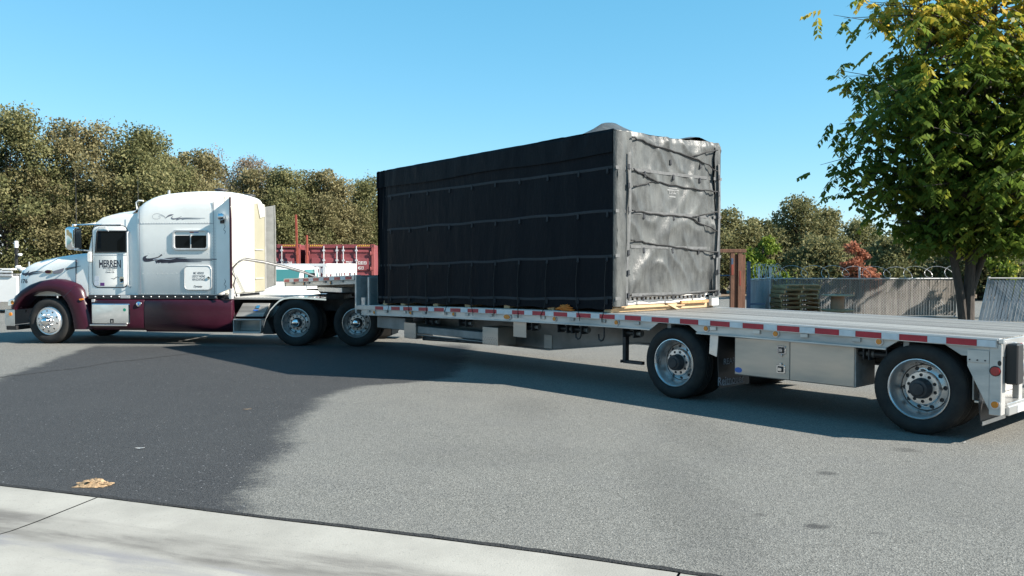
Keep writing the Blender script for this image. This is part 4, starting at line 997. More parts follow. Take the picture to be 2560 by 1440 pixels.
# cab
SIDE = [(5.39, 1.07), (5.39, 1.99), (5.26, 2.57), (5.24, 2.64), (5.06, 2.77), (4.85, 2.83), (4.45, 2.85), (4.235, 2.86), (4.235, 1.07)]
CENT = [(5.64, 1.07), (5.64, 2.03), (5.43, 2.62), (5.40, 2.70), (5.15, 2.875), (4.88, 2.93), (4.48, 2.95), (4.235, 2.96), (4.235, 1.07)]
def cabsec(y, W=1.09, inset=0.0):
    w = 1 - (abs(y) / W) ** 2.4
    return [(a[0] + (b[0] - a[0]) * w - (inset if i < 7 else 0), y, a[1] + (b[1] - a[1]) * w - (inset * 1.2 if 2 < i < 8 else 0)) for i, (a, b) in enumerate(zip(SIDE, CENT))]
CYS = [-1.09, -1.07, -1.0, -0.85, -0.6, -0.3, 0, 0.3, 0.6, 0.85, 1.0, 1.07, 1.09]
CAB = MB().loft([cabsec(y, inset=0.045 if abs(y) > 1.08 else 0.0) for y in CYS]).build('cab', MT['white'], K, smooth=32)
# raised roof fairing from cab to sleeper
rows = []
for y in np.linspace(-1.02, 1.02, 13):
    w = 1 - (abs(y) / 1.02) ** 4
    rows.append([(5.12 - 0.35 * (1 - w), y, 2.70 + 0.12 * w), (4.9, y, 2.80 + 0.13 * w), (4.6, y, 2.84 + 0.13 * w), (4.42, y, 2.86 + 0.15 * w), (4.33, y, 2.92 + 0.14 * w), (4.27, y, 2.99 + 0.10 * w), (4.24, y, 3.02 + 0.09 * w)])
MB().grid(rows).build('roof_fairing', MT['white'], K, smooth=60)
bx('roof_light', MT['redlens'], K, 4.86, 5.06, -0.5, -0.2, 2.95, 3.02, 0.01)
m = MB(); m.grid([[(p[0] + 0.012 - 0.0, y, p[1]) for p in [(cabsec(y)[1][0] + (cabsec(y)[2][0] - cabsec(y)[1][0]) * t, cabsec(y)[1][2] + (cabsec(y)[2][2] - cabsec(y)[1][2]) * t) for t in (0.08, 0.95)]] for y in np.linspace(-0.98, 0.98, 17)])
m.build('windshield', MT['glass'], K, smooth=60)
# visor
m = MB(); rows = []
for y in np.linspace(-1.06, 1.06, 15):
    w = 1 - (abs(y) / 1.09) ** 2.4; xf = 5.54 + 0.2 * w; rows.append([(xf - 0.28, y, 2.66 + 0.05 * w), (xf, y, 2.63 + 0.05 * w), (xf, y, 2.60 + 0.05 * w), (xf - 0.28, y, 2.635 + 0.05 * w)])
m.loft(rows); m.build('sun_visor', MT['white'], K)
MB().tube([(5.56, 1.02, 2.632), (5.5, 1.09, 2.63), (4.62, 1.10, 2.625)], 0.012, 6).build('drip_rail', MT['galv'], K)
# door with window
yd = 1.0905
ring(rrect(4.475, 5.30, 1.235, 2.605, 0.13, 7), rrect(4.492, 5.283, 1.252, 2.588, 0.12, 7), 'y', yd - 0.006, yd + 0.003).build('door_gap', MT['ink'], K)
door = MB().prism(rrect(4.493, 5.282, 1.253, 2.587, 0.12, 7), 'y', yd - 0.01, yd + 0.012).build('cab_door', MT['white'], K, 0.006, seg=2)
wpoly = [(4.525, 2.045), (5.20, 2.035), (5.155, 2.465), (4.525, 2.465)]
def shrink(p, d):
    cx = sum(q[0] for q in p) / len(p); cz = sum(q[1] for q in p) / len(p); return [(q[0] + (d if q[0] < cx else -d), q[1] + (d if q[1] < cz else -d)) for q in p]
wf = ring(shrink(wpoly, -0.03), shrink(wpoly, 0.0), 'y', yd + 0.011, yd + 0.024).build('window_frame', MT['black'], door, 0.003)
MB().prism(wpoly, 'y', yd + 0.0115, yd + 0.015).build('pane', MT['glass'], wf)
bx('door_crease', MT['vinyl'], door, 4.50, 5.275, yd + 0.012, yd + 0.017, 1.955, 1.965, 0.002)
hd = MB().prism(rrect(4.567, 4.667, 1.325, 1.49, 0.03), 'y', yd + 0.012, yd + 0.024).build('door_handle', MT['chrome'], door, 0.004)
MB().prism(rrect(4.58, 4.65, 1.345, 1.44, 0.02), 'y', yd + 0.024, yd + 0.026).build('handle_recess', MT['black'], hd)
MB().tube([(4.575, yd + 0.03, 1.37), (4.60, yd + 0.045, 1.35), (4.65, yd + 0.03, 1.36)], 0.01, 6).build('handle_pull', MT['chrome'], hd)
MB().tube([(4.455, 1.09, 2.47), (4.455, 1.15, 2.44), (4.455, 1.15, 1.29), (4.43, 1.09, 1.25)], 0.018, 8).build('grab_handle', MT['galv'], K)
for z in (1.9,): MB().prism(rrect(5.31, 5.40, 1.80, 2.02, 0.04), 'y', yd - 0.02, yd + 0.035).build('door_mirror', MT['white'], K, 0.01)
MB().tube([(5.20, yd + .02, 2.44), (5.13, yd + .03, 2.565), (4.97, yd + .03, 2.565), (4.90, yd + .02, 2.47)], 0.008, 6).build('rain_guard', MT['galv'], door)
yt = yd + 0.0135
m = text_mesh('HERREN', 0.50, MT['ink'], 0.14, 0.03)
o = place('lettering', m, door, (4.887, yt, 1.775)); o.rotation_euler = ORI['left'].to_euler()
for v in m.vertices: v.co.y += (v.co.x / 0.25) ** 2 * (-0.035 if v.co.y < 0 else 0.004)
lettering('ENTERPRISES', door, (4.888, yt, 1.678), 'left', 0.32, MT['ink'], 0.05, 0.02)
lettering('INC.', door, (4.888, yt, 1.628), 'left', 0.06, MT['ink'], 0.03, 0.02)
m = MB(); ribbon(m, [(4.99, 1.63), (4.95, 1.628), (4.925, 1.63)], [0.004, 0.012, 0.006], yt); ribbon(m, [(4.85, 1.63), (4.83, 1.628), (4.78, 1.63)], [0.006, 0.012, 0.004], yt)
ribbon(m, [(4.87, 1.45), (4.80, 1.432), (4.76, 1.46), (4.72, 1.48), (4.69, 1.47), (4.71, 1.455), (4.76, 1.478)], [0.003, 0.014, 0.012, 0.006, 0.005, 0.005, 0.003], yt)
m.build('scroll_graphic', MT['ink'], door, smooth=0)
lettering('Clovis, CA', door, (4.89, yt, 1.578), 'left', 0.20, MT['ink'], 0.042, 0.02)
for nm, mt, a, b, z0, z1 in (('sticker', 'vinyl', 5.14, 5.245, 1.39, 1.49), ('sticker', 'vinyl', 5.14, 5.25, 1.285, 1.375), ('sticker', 'purple', 5.02, 5.115, 1.28, 1.348)): bx(nm, MT[mt], door, a, b, yt - 0.001, yt + 0.001, z0, z1, 0)
# hood
HX = [(7.245, 1.52, 0.66), (7.235, 1.61, 0.74), (7.20, 1.665, 0.79), (7.10, 1.715, 0.83), (6.9, 1.80, 0.87), (6.6, 1.868, 0.905), (6.3, 1.922, 0.94), (6.0, 1.962, 0.975), (5.75, 1.985, 1.01), (5.42, 2.005, 1.05)]
secs = []
for x, t, w in HX:
    h = [(w + 0.03, 1.05), (w + 0.025, 1.25), (w + 0.005, t - 0.30), (w - 0.02, t - 0.15), (w - 0.075, t - 0.06), (w - 0.17, t - 0.012), (w - 0.33, t + 0.012), (w * 0.3, t + 0.03), (0, t + 0.035)]
    secs.append([(x, y, z) for y, z in mir(h)])
HOOD = MB().loft(secs).build('hood', MT['white'], K, smooth=45)
MB().box(5.715, 5.723, 1.0, 1.044, 1.34, 1.86).build('hood_gap', MT['ink'], HOOD)
def on_hood(x, z):
    xs = [h[0] for h in HX][::-1]; ws = [h[2] for h in HX][::-1]; ts = [h[1] for h in HX][::-1]
    w = float(np.interp(x, xs, ws)); t = float(np.interp(x, xs, ts))
    return float(np.interp(z, [1.05, 1.25, t - 0.30, t - 0.15, t - 0.06], [w + 0.03, w + 0.025, w + 0.005, w - 0.02, w - 0.075])) + 0.006
m = MB()
for pts, ws in (([(7.10, 1.60), (7.14, 1.55), (7.08, 1.53), (6.98, 1.56), (6.94, 1.61)], [0.004, 0.03, 0.035, 0.025, 0.01]), ([(7.05, 1.50), (6.95, 1.54), (6.8, 1.585), (6.55, 1.60)], [0.03, 0.025, 0.02, 0.004]), ([(6.95, 1.51), (6.8, 1.545), (6.53, 1.575)], [0.03, 0.018, 0.004]), ([(6.0, 1.655), (5.8, 1.69), (5.6, 1.715)], [0.012, 0.01, 0.004]), ([(5.99, 1.63), (5.8, 1.668), (5.7, 1.685)], [0.012, 0.01, 0.004])):
    ribbon(m, pts, [w * 1.4 for w in ws], 1.0, sub=6)
for i, v in enumerate(m.v): m.v[i] = (v[0], on_hood(v[0], v[2]), v[2])
m.build('swoosh_graphic', MT['ink'], HOOD, smooth=0)
m = text_mesh('176', 0.185, MT['ink'], 0.095, 0.03)
for v in m.vertices:
    x, z = 7.055 - v.co.x, 1.375 + v.co.y; v.co = (x, on_hood(x, z) + 0.002, z)
place('lettering', m, HOOD)
q = oval('badge', MT['chrome'], HOOD, 6.41, 1.585, 0.105, 0.048, on_hood(6.41, 1.585) - 0.05, on_hood(6.41, 1.585) + 0.006); oval('badge_face', MT['maroon'], q, 6.43, 1.585, 0.08, 0.036, on_hood(6.43, 1.585), on_hood(6.43, 1.585) + 0.009)
MB().prism([(6.30, 1.60), (6.02, 1.675), (6.05, 1.60), (6.11, 1.555), (6.30, 1.55)], 'y', on_hood(6.1, 1.6) - 0.06, on_hood(6.1, 1.6) + 0.002).build('air_intake', MT['ink2'], HOOD, 0.004)
m = MB()
for a, b in (((6.9, 1.60), (6.1, 1.96)), ((6.65, 1.62), (5.95, 1.93))): pass
# grille
gr = bx('grille', MT['steel'], K, 7.245, 7.262, -0.55, 0.55, 0.80, 1.50, 0.02)
for k in range(9): bx('grille_bar', MT['chrome'], gr, 7.262, 7.275, -0.52, 0.52, 0.84 + k * 0.072, 0.87 + k * 0.072, 0.004)
ring(rrect(-0.58, 0.58, 0.77, 1.54, 0.1), rrect(-0.54, 0.54, 0.81, 1.50, 0.08), 'x', 7.24, 7.29).build('grille_surround', MT['chrome'], gr, 0.008)
# fenders
FO = [(7.235, 0.80), (7.23, 0.88), (7.20, 0.965), (7.08, 1.075), (6.947, 1.186), (6.74, 1.311), (6.506, 1.394), (6.215, 1.435), (5.984, 1.422), (5.754, 1.368), (5.582, 1.299), (5.483, 1.190), (5.442, 1.053), (5.386, 0.889), (5.30, 0.65), (5.221, 0.423), (5.22, 0.33)]
FI = [(7.08, 0.745), (7.05, 0.80), (6.99, 0.86), (6.90, 0.95), (6.80, 1.04), (6.63, 1.118), (6.50, 1.145), (6.30, 1.160), (6.162, 1.147), (6.07, 1.12), (5.989, 1.079), (5.91, 1.0), (5.847, 0.914), (5.79, 0.80), (5.73, 0.62), (5.696, 0.448), (5.683, 0.325)]
for s in (1, -1):
    secs = []
    for k, (a, b) in enumerate(zip(FI, FO)):
        lp = lambda t: (a[0] + (b[0] - a[0]) * t, a[1] + (b[1] - a[1]) * t)
        row = []
        for t, y in ((0.03, 0.72), (0.0, 1.16), (0.02, 1.195), (0.10, 1.212), (0.30, 1.222), (0.60, 1.215), (0.85, 1.175), (0.97, 1.10), (1.0, 1.0), (1.0, 0.72)):
            p = lp(t); yy = y - (0.10 * max(0, (p[0] - 6.9) / 0.33) ** 2); row.append((p[0], s * yy, p[1]))
        secs.append(row)
    fd = MB().loft(secs).build('fender', MT['maroon'], K, smooth=50)
    if s > 0:
        m = MB(); m.prism([(5.86, 1.10), (5.72, 1.20), (5.58, 1.30)], 'y', 1.2, 1.2) if False else None
        q = oval('turn_signal', MT['amber'], fd, 5.49, 0.985, 0.045, 0.022, 1.19, 1.232)
        MB().tube([(5.90, 1.225, 1.03), (5.75, 1.222, 1.16), (5.63, 1.19, 1.30)], 0.004, 5).build('fender_joint', MT['ink'], fd)
    hl = MB().prism([(7.225, 0.83), (7.205, 0.955), (7.12, 0.99), (7.03, 0.985), (7.02, 0.94), (7.08, 0.87), (7.16, 0.83)], 'y', s * 0.85, s * 1.19).build('headlight', MT['chrome'], K, 0.012)
    oval('headlight_reflector', MT['amber'], hl, 7.11, 0.91, 0.035, 0.045, s * 1.19, s * 1.193)
    MB().box(7.04, 7.2, min(s * 0.55, s * 1.0), max(s * 0.55, s * 1.0), 0.75, 1.05).build('headlight_bucket', MT['maroon'], K, 0.02)
# bumper
secs = []
for y, xf in ((-1.17, 7.10), (-1.16, 7.28), (-1.08, 7.36), (-0.8, 7.40), (0, 7.44), (0.8, 7.40), (1.08, 7.36), (1.16, 7.28), (1.17, 7.10)):
    secs.append([(xf, y, 0.395), (xf + 0.015, y, 0.57), (xf, y, 0.745), (xf - 0.03, y, 0.75), (xf - 0.03, y, 0.39)])
bp = MB().loft(secs).build('bumper', MT['alu'], K, smooth=40)
oval('bumper_lamp', MT['amber'], bp, 7.17, 0.65, 0.035, 0.04, 1.165, 1.18)
bx('bumper_valance', MT['black'], K, 7.06, 7.32, -1.10, 1.12, 0.295, 0.39, 0.015)
MB().tube([(6.95, 1.0, 0.41), (6.7, 1.0, 0.41)], 0.02, 6).build('tow_bar', MT['steel'], K)
# chassis
for s in (1, -1):
    bx('frame_rail', MT['steel'], K, -1.3, 6.9, min(s * 0.40, s * 0.48), max(s * 0.40, s * 0.48), 0.72, 0.98, 0.004)
    # skirt and tank cover
    for a, b, zb in ((5.28, 4.075, 0.31), (4.068, 2.10, 0.278)):
        secs = []
        for x in (a, b):
            secs.append([(x, s * q[0], q[1]) for q in ((1.06, 0.995), (1.15, 0.99), (1.18, 0.96), (1.19, 0.92), (1.198, 0.80), (1.2, 0.62), (1.195, 0.46), (1.17, 0.36), (1.10, zb), (0.95, zb))])
        MB().loft(secs).build('side_skirt', MT['maroon'], K, 0.006, smooth=50)
    bx('sill_strip', MT['steel'], K, 2.44, 5.36, min(s * 1.05, s * 1.165), max(s * 1.05, s * 1.165), 1.0, 1.082, 0.004)
m = MB()
for i in range(16): m.lathe([(0.017, 0), (0.012, 0.008), (0, 0.010)], (5.2 - i * 0.182, 1.165, 1.045), 'y', 8)
m.build('sill_bolt', MT['galv'], K)
bx('sill_plate', MT['galv'], K, 4.40, 4.62, 1.165, 1.172, 1.01, 1.075, 0.002)
bx('floor_pan', MT['steel'], K, 2.35, 5.5, -1.02, 1.02, 0.985, 1.075)
q = MB().lathe([(0.0, 0.03), (0.03, 0.03), (0.055, 0.018), (0.062, 0.0)], (4.18, 1.195, 0.885), 'y', 20).build('fuel_cap', MT['chrome'], K)
oval('fuel_cap_mark', MT['blue'], q, 4.18, 0.885, 0.018, 0.028, 1.2255, 1.227)
bb = bx('battery_box', MT['chrome'], K, 4.39, 5.262, 1.06, 1.222, 0.455, 0.892, 0.02)
MB().prism(rrect(4.75, 4.83, 0.475, 0.56, 0.01, 3), 'y', 1.222, 1.228).build('latch', MT['black'], bb); MB().prism(rrect(4.77, 4.80, 0.485, 0.53, 0.005, 3), 'y', 1.228, 1.236).build('latch_handle', MT['chrome'], bb)
oval('sticker', M('green_sticker', (0.02, 0.25, 0.16), 0.5), bb, 4.50, 0.76, 0.035, 0.035, 1.2225, 1.2235)
MB().box(4.46, 5.30, 1.06, 1.235, 0.405, 0.437).build('step_bar', MT['alu'], K, 0.008)
MB().prism(rrect(5.20, 5.27, 0.925, 0.985, 0.006, 2), 'y', 1.10, 1.195).build('side_marker', MT['galv'], K, 0.003)
# steps behind the cab
st = MB().hexa([(1.934, 0.98, 0.905), (1.326, 0.98, 0.905), (1.425, 1.14, 0.622), (2.038, 1.14, 0.622)], [(1.934, 0.75, 0.905), (1.326, 0.75, 0.905), (1.425, 0.75, 0.622), (2.038, 0.75, 0.622)]).build('deck_box', MT['aludeck'], K, 0.006)
MB().hexa([(1.62, 1.046, 0.80), (1.54, 1.046, 0.80), (1.525, 1.016, 0.86), (1.60, 1.016, 0.86)], [(1.62, 1.056, 0.803), (1.54, 1.056, 0.803), (1.525, 1.026, 0.863), (1.60, 1.026, 0.863)]).build('latch', MT['chrome'], st)
MB().hexa([(1.66, 1.075, 0.745), (1.56, 1.075, 0.745), (1.555, 1.062, 0.77), (1.655, 1.062, 0.77)], [(1.66, 1.079, 0.746), (1.56, 1.079, 0.746), (1.555, 1.066, 0.771), (1.655, 1.066, 0.771)]).build('sticker', MT['blue'], st, smooth=0)
MB().box(1.44, 2.06, 0.80, 1.20, 0.545, 0.572).box(1.46, 2.07, 0.80, 1.20, 0.262, 0.30).box(2.05, 2.07, 0.82, 1.19, 0.30, 0.545).box(1.455, 1.475, 0.82, 1.19, 0.30, 0.545).box(1.475, 2.05, 0.82, 0.84, 0.30, 0.545).build('step_frame', MT['aluold'], K, 0.004)
bx('catwalk', MT['aludeck'], K, 0.75, 2.22, -0.85, 0.98, 0.985, 1.03, 0.004)
m = MB()
for i in range(16): m.box(0.80 + i * 0.085, 0.85 + i * 0.085, -0.8, 0.93, 1.03, 1.036)
m.build('catwalk_grip', MT['aluold'], K, smooth=0)
# quarter fenders
qp = [(1.385, 0.42), (1.33, 0.60), (1.235, 0.78), (1.13, 0.895), (1.03, 0.985), (0.93, 1.035), (0.78, 1.056), (0.4, 1.045), (0.0, 1.018)]
for s in (1, -1):
    rows = []
    for y in (0.62, 1.19, 1.215, 1.215):
        rows.append([(x, s * y, z - (0.035 if y == 1.215 and len(rows) == 3 else 0)) for x, z in qp])
    MB().grid(rows).build('quarter_fender', MT['chrome'] if s > 0 else MT['alu'], K, smooth=60)
    MB().hexa([(1.40, s * 0.62, 0.25), (1.40, s * 1.2, 0.25), (1.16, s * 1.2, 0.25), (1.16, s * 0.62, 0.25)], [(1.36, s * 0.62, 0.44), (1.36, s * 1.2, 0.44), (1.33, s * 1.2, 0.60), (1.33, s * 0.62, 0.60)]).build('fender_flap', MT['black'], K)
# fifth wheel and its mounts
MB().lathe([(0, 0), (0.46, 0), (0.48, 0.02), (0.48, 0.05), (0.46, 0.06), (0, 0.06)], (0.05, 0, 1.105), 'z', 28).box(-0.75, -0.2, -0.3, -0.08, 1.08, 1.14).box(-0.75, -0.2, 0.08, 0.3, 1.08, 1.14).box(-0.15, 0.25, -0.42, 0.42, 0.98, 1.1).build('fifth_wheel', MT['steel'], K, 0.006)
# axles and wheels
for x in (6.28, 0.66, -0.66):
    MB().cyl((x, -1.0, 0.5), (x, 1.0, 0.5), 0.075, 16).build('axle', MT['steel'], K)
    if x < 2: MB().lathe([(0, -0.28), (0.12, -0.24), (0.22, -0.1), (0.24, 0.05), (0.18, 0.2), (0, 0.24)], (x, 0, 0.5), 'x', 20).build('differential', MT['steel'], K)
for s in (1, -1):
    wheel(K, 6.285, 1.155, 0.502, s, 'steer', 0.4, steer=R(-3))
    for x in (0.668, -0.657): wheel(K, x, 1.225, 0.502, s, 'drive', x)
for s in (1, -1):
    m = MB(); m.box(-1.42, -1.40, s * 0.6, s * 1.2, 0.25, 0.85).build('rear_flap', MT['black'], K)
bx('transmission', MT['steel'], K, 3.4, 6.3, -0.35, 0.35, 0.5, 0.95, 0.05)
# mirror
MB().prism(rrect(5.385, 5.60, 2.07, 2.555, 0.07), 'y', 1.36, 1.60).build('mirror', MT['chrome'], K, 0.03, seg=2)
MB().prism(rrect(5.37, 5.384, 2.1, 2.53, 0.005, 2), 'y', 1.37, 1.58).build('mirror_glass', MT['glass'], K)
MB().tube([(5.50, 1.46, 2.56), (5.53, 1.44, 2.605), (5.2, 1.12, 2.625), (5.0, 1.08, 2.625)], 0.014, 8).build('mirror_arm', MT['chrome'], K)
MB().tube([(5.48, 1.45, 2.07), (5.42, 1.30, 2.06), (5.34, 1.08, 2.05)], 0.014, 8).build('mirror_arm', MT['chrome'], K)
# air and power lines to the trailer
for k, (dy, dz) in enumerate(((0, 0), (0.05, -0.02), (-0.04, 0.02))):
    MB().tube([(2.20, 0.98 + dy, 1.62), (2.05, 0.95 + dy, 1.80 + dz), (1.95, 0.85 + dy, 1.87 + dz), (1.6, 0.55 + dy, 1.80 + dz), (1.2, 0.20 + dy, 1.68 + dz), (0.9, 0.05 + dy, 1.58 + dz), (0.62, -0.1 + dy, 1.45), (0.40, -0.2 + dy, 1.38)], 0.011, 7).build('air_line', MT['steel'] if k else MT['frame'], K)
for y0, pts in ((0.9, [(2.2, 1.0, 1.60), (2.12, 0.92, 1.45), (2.15, 0.98, 1.3), (2.1, 0.9, 1.05)]), (0.8, [(2.2, 1.15, 1.50), (2.15, 1.08, 1.3), (2.17, 1.05, 1.15), (2.1, 1.0, 1.02)])):
    MB().tube(pts, 0.016, 7).build('hose', MT['steel'], K)
MB().tube([(2.15, 0.86, 1.0), (2.15, 0.86, 1.55), (2.18, 0.88, 1.62)], 0.022, 8).build('hose_stand', MT['galv'], K)
bx('hose_bracket', MT['galv'], K, 2.12, 2.26, 0.70, 1.0, 1.02, 1.10)
MB().box(2.08, 2.14, 1.10, 1.22, 1.0, 1.22).build('corner_bracket', MT['galv'], K, 0.005)
# the far wall's edge strip
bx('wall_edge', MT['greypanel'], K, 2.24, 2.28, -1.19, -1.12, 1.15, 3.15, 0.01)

# ---------------------------------------------------------------- shipping containers
def container(loc, rz, label, number, check, extra):
    C = empty('shipping_container', loc, rz, label, 'container', 'maroon shipping containers behind the tractor')
    w, h, d = 2.438, 2.47, 6.06                      # face in local -y, x across
    a = MT['corten']; b = MT['corten2']
    for s in (0, 1):
        x = s * (w - 0.11); bx('corner_post', b, C, x, x + 0.11, 0, 0.14, 0.12, h - 0.12, 0.006)
        for z in (0, h - 0.12):
            q = bx('corner_casting', b, C, x - 0.004 + 0.0, x + 0.114, -0.006, 0.16, z, z + 0.118, 0.006)
            MB().prism(rrect(x + 0.025, x + 0.085, z + 0.035, z + 0.085, 0.02, 4), 'y', -0.0075, -0.0065).build('casting_hole', MT['black'], q)
        m = MB(); y = 0.16; pts = []
        k = 0
        while y < d - 0.1:
            o = 0.0 if k % 4 in (0, 1) else 0.034; pts.append((o, y)); y += 0.07 if k % 2 == 0 else 0.045 if False else 0.06; k += 1
        xs = 0.02 if s == 0 else w - 0.02; sg = 1 if s == 0 else -1
        m.grid([[(xs + sg * o, yy, z) for o, yy in pts] for z in (0.15, h - 0.08)]); m.build('side_wall', a, C, smooth=0)
        bx('top_side_rail', a, C, x + 0.02, x + 0.08, 0.16, d, h - 0.08, h - 0.01, 0.005); bx('bottom_side_rail', a, C, x + 0.02, x + 0.08, 0.16, d, 0.02, 0.15, 0.005)
    hdr = bx('door_header', a, C, 0.115, w - 0.115, 0.01, 0.13, h - 0.13, h - 0.005, 0.006); bx('door_sill', a, C, 0.115, w - 0.115, 0.0, 0.13, 0.02, 0.14, 0.006)
    for x0 in (0.16, w - 0.62):
        for k in range(7):
            xx = x0 + k * 0.066; MB().prism([(xx, h - 0.075), (xx + 0.03, h - 0.075), (xx + 0.06, h - 0.02), (xx + 0.03, h - 0.02)], 'y', 0.006, 0.0095).build('hazard_stripe', MT['yellow'], hdr, smooth=0)
    bx('roof_panel', a, C, 0.05, w - 0.05, 0.14, d, h - 0.03, h - 0.012, 0.004); bx('end_wall', a, C, 0.05, w - 0.05, d - 0.05, d, 0.1, h - 0.05)
    # doors with stepped pressings
    dw = (w - 0.24) / 2 - 0.006
    for s in (0, 1):
        x0 = 0.12 + s * (dw + 0.012); dr = bx('container_door', a, C, x0, x0 + dw, 0.065, 0.10, 0.15, h - 0.14, 0.004)
        zt = h - 0.17
        for (z1, z0) in ((zt, zt - 0.13), (zt - 0.155, zt - 0.165), (zt - 0.30, zt - 0.78), (zt - 0.86, zt - 1.34), (zt - 1.42, zt - 1.86)):
            MB().hexa([(x0 + 0.08, 0.066, z0), (x0 + dw - 0.08, 0.066, z0), (x0 + dw - 0.08, 0.066, z1), (x0 + 0.08, 0.066, z1)], [(x0 + 0.10, 0.036, z0 + 0.02), (x0 + dw - 0.10, 0.036, z0 + 0.02), (x0 + dw - 0.10, 0.036, z1 - 0.05), (x0 + 0.10, 0.036, z1 - 0.05)]).build('door_pressing', a, dr) if z1 - z0 > 0.05 else None
        for k, rx in enumerate((0.53 - 0.0, 0.99) if s == 0 else (0.11, 0.57)):
            xx = x0 + rx - (0.0 if s else 0.0); rd = MB().cyl((xx, 0.005, 0.10), (xx, 0.005, h - 0.06), 0.019, 10).build('lock_rod', MT['galv'], dr)
            m = MB()
            for z in (0.25, 0.75, 1.35, 1.9, h - 0.22): m.box(xx - 0.045, xx + 0.045, -0.016, 0.066, z - 0.03, z + 0.03)
            m.build('rod_bracket', MT['galv'], rd, 0.004)
            MB().box(xx - 0.02, xx + 0.34 if k == 0 else xx + 0.05, -0.03, -0.012, 1.05, 1.09).build('lock_handle', MT['galv'], rd, 0.004)
        for z in (0.4, 1.0, 1.6, 2.15):
            xx = 0.09 if s == 0 else w - 0.09; MB().box(xx - 0.06, xx + 0.06, -0.012, -0.0005, z - 0.05, z + 0.05).cyl((xx + (0.05 if s == 0 else -0.05), -0.01, z - 0.07), (xx + (0.05 if s == 0 else -0.05), -0.01, z + 0.07), 0.016, 8).build('hinge', b, dr, 0.003)
    x0 = 0.12 + dw + 0.012; yy = 0.030
    lettering('TEXU', C, (x0 + 0.32, yy, 1.81), 'front', 0.24, MT['wink'], 0.115, 0.012)
    lettering(number, C, (x0 + 0.77, yy, 1.81), 'front', 0.31, MT['wink'], 0.115, 0.012)
    lettering(check, C, (x0 + 1.02, 0.062, 1.81), 'front', 0.055, MT['wink'], 0.10, 0.006)
    lettering('4513', C, (x0 + 0.72, yy, 1.63), 'front', 0.20, MT['wink'], 0.115, 0.012)
    if extra: lettering('GB', C, (x0 + 0.40, yy, 1.63), 'front', 0.10, MT['wink'], 0.115, 0.012)
    lettering('tex', C, (0.72, yy - 0.002, 1.56), 'front', 0.80, MT['wink'], 0.34, 0.02)
    return C
cr = R(4.0)
container((-7.34, 29.80, 0), cr, 'maroon shipping container with white lock rods marked 528333, beside the tarped load', '528333', '0', False)
container((-9.95, 29.62, 0), cr, 'maroon shipping container marked 515244, half hidden by the tractor sleeper', '515244', '8', True)
# orange red posts at the gap between the containers
p1 = MB().hexa([(-0.03, -0.03, 0), (0.03, -0.03, 0), (0.03, 0.03, 0), (-0.03, 0.03, 0)], [(-0.13, -0.03, 3.5), (-0.07, -0.03, 3.5), (-0.07, 0.03, 3.5), (-0.13, 0.03, 3.5)]).build('steel_post', MT['orangepaint'], None, loc=(-7.47, 29.45, 0)); tag(p1, 'tall leaning orange red steel post in front of the containers', 'post', 'orange red posts at the containers')
p2 = MB().box(-0.03, 0.03, -0.03, 0.03, 0, 2.78).build('steel_post', MT['orangepaint'], None, 0.005, loc=(-7.20, 29.5, 0)); tag(p2, 'short upright orange red steel post between the two containers', 'post', 'orange red posts at the containers')

# ---------------------------------------------------------------- white stake bed truck behind the trailer nose
V = empty('stake_truck', (-6.872, 26.33, 0), math.atan2(-0.993, -0.116), 'white stake bed truck with teal windshield parked in front of the containers', 'truck')
wv = MT['whiteveh']
bx('bed_floor', wv, V, -3.0, 0.0, -1.1, 1.1, 0.85, 0.97, 0.01)
for s in (1, -1):
    for z0, z1 in ((1.0, 1.32), (1.47, 1.78)): bx('side_board', wv, V, -3.0, -0.02, min(s * 1.07, s * 1.1), max(s * 1.07, s * 1.1), z0, z1, 0.006)
    for i in range(7): bx('stake', wv, V, -0.12 - i * 0.48, -0.02 - i * 0.48, min(s * 1.101, s * 1.13), max(s * 1.101, s * 1.13), 0.95, 1.77, 0.005)
    for i in range(10): bx('slot_divider', wv, V, -0.28 - i * 0.28, -0.20 - i * 0.28, min(s * 1.072, s * 1.098), max(s * 1.072, s * 1.098), 1.32, 1.47, 0.003)
for y0 in np.arange(-1.05, 1.0, 0.21): bx('rack_bar', wv, V, -0.03, 0.0, y0, y0 + 0.05, 0.98, 1.68, 0.004)
bx('rack_rail', wv, V, -0.04, 0.012, -1.1, 1.1, 1.685, 1.775, 0.008)
for s in (1, -1): bx('rack_post', wv, V, -0.05, 0.02, min(s * 0.98, s * 1.068), max(s * 0.98, s * 1.068), 0.98, 1.684, 0.006)
def cab2(x, w, z0, z1): return [(x, -w, z0), (x, -w * 1.0, z0 + (z1 - z0) * .55), (x, -w * 0.92, z1 - 0.06), (x, -w * 0.8, z1), (x, w * 0.8, z1), (x, w * 0.92, z1 - 0.06), (x, w, z0 + (z1 - z0) * .55), (x, w, z0)]
MB().loft([cab2(0.12, 0.93, 0.5, 1.45), cab2(0.17, 0.95, 0.5, 1.60), cab2(0.30, 0.95, 0.5, 1.70), cab2(0.8, 0.95, 0.5, 1.735), cab2(1.25, 0.95, 0.5, 1.70), cab2(1.42, 0.95, 0.5, 1.62), cab2(1.75, 0.96, 0.5, 1.24), cab2(1.78, 0.96, 0.5, 1.18)]).build('cab', wv, V, smooth=40)
MB().loft([cab2(1.78, 0.95, 0.5, 1.16), cab2(2.5, 0.93, 0.5, 1.08), cab2(2.75, 0.9, 0.5, 1.0), cab2(2.82, 0.85, 0.55, 0.9)]).build('hood', wv, V, smooth=40)
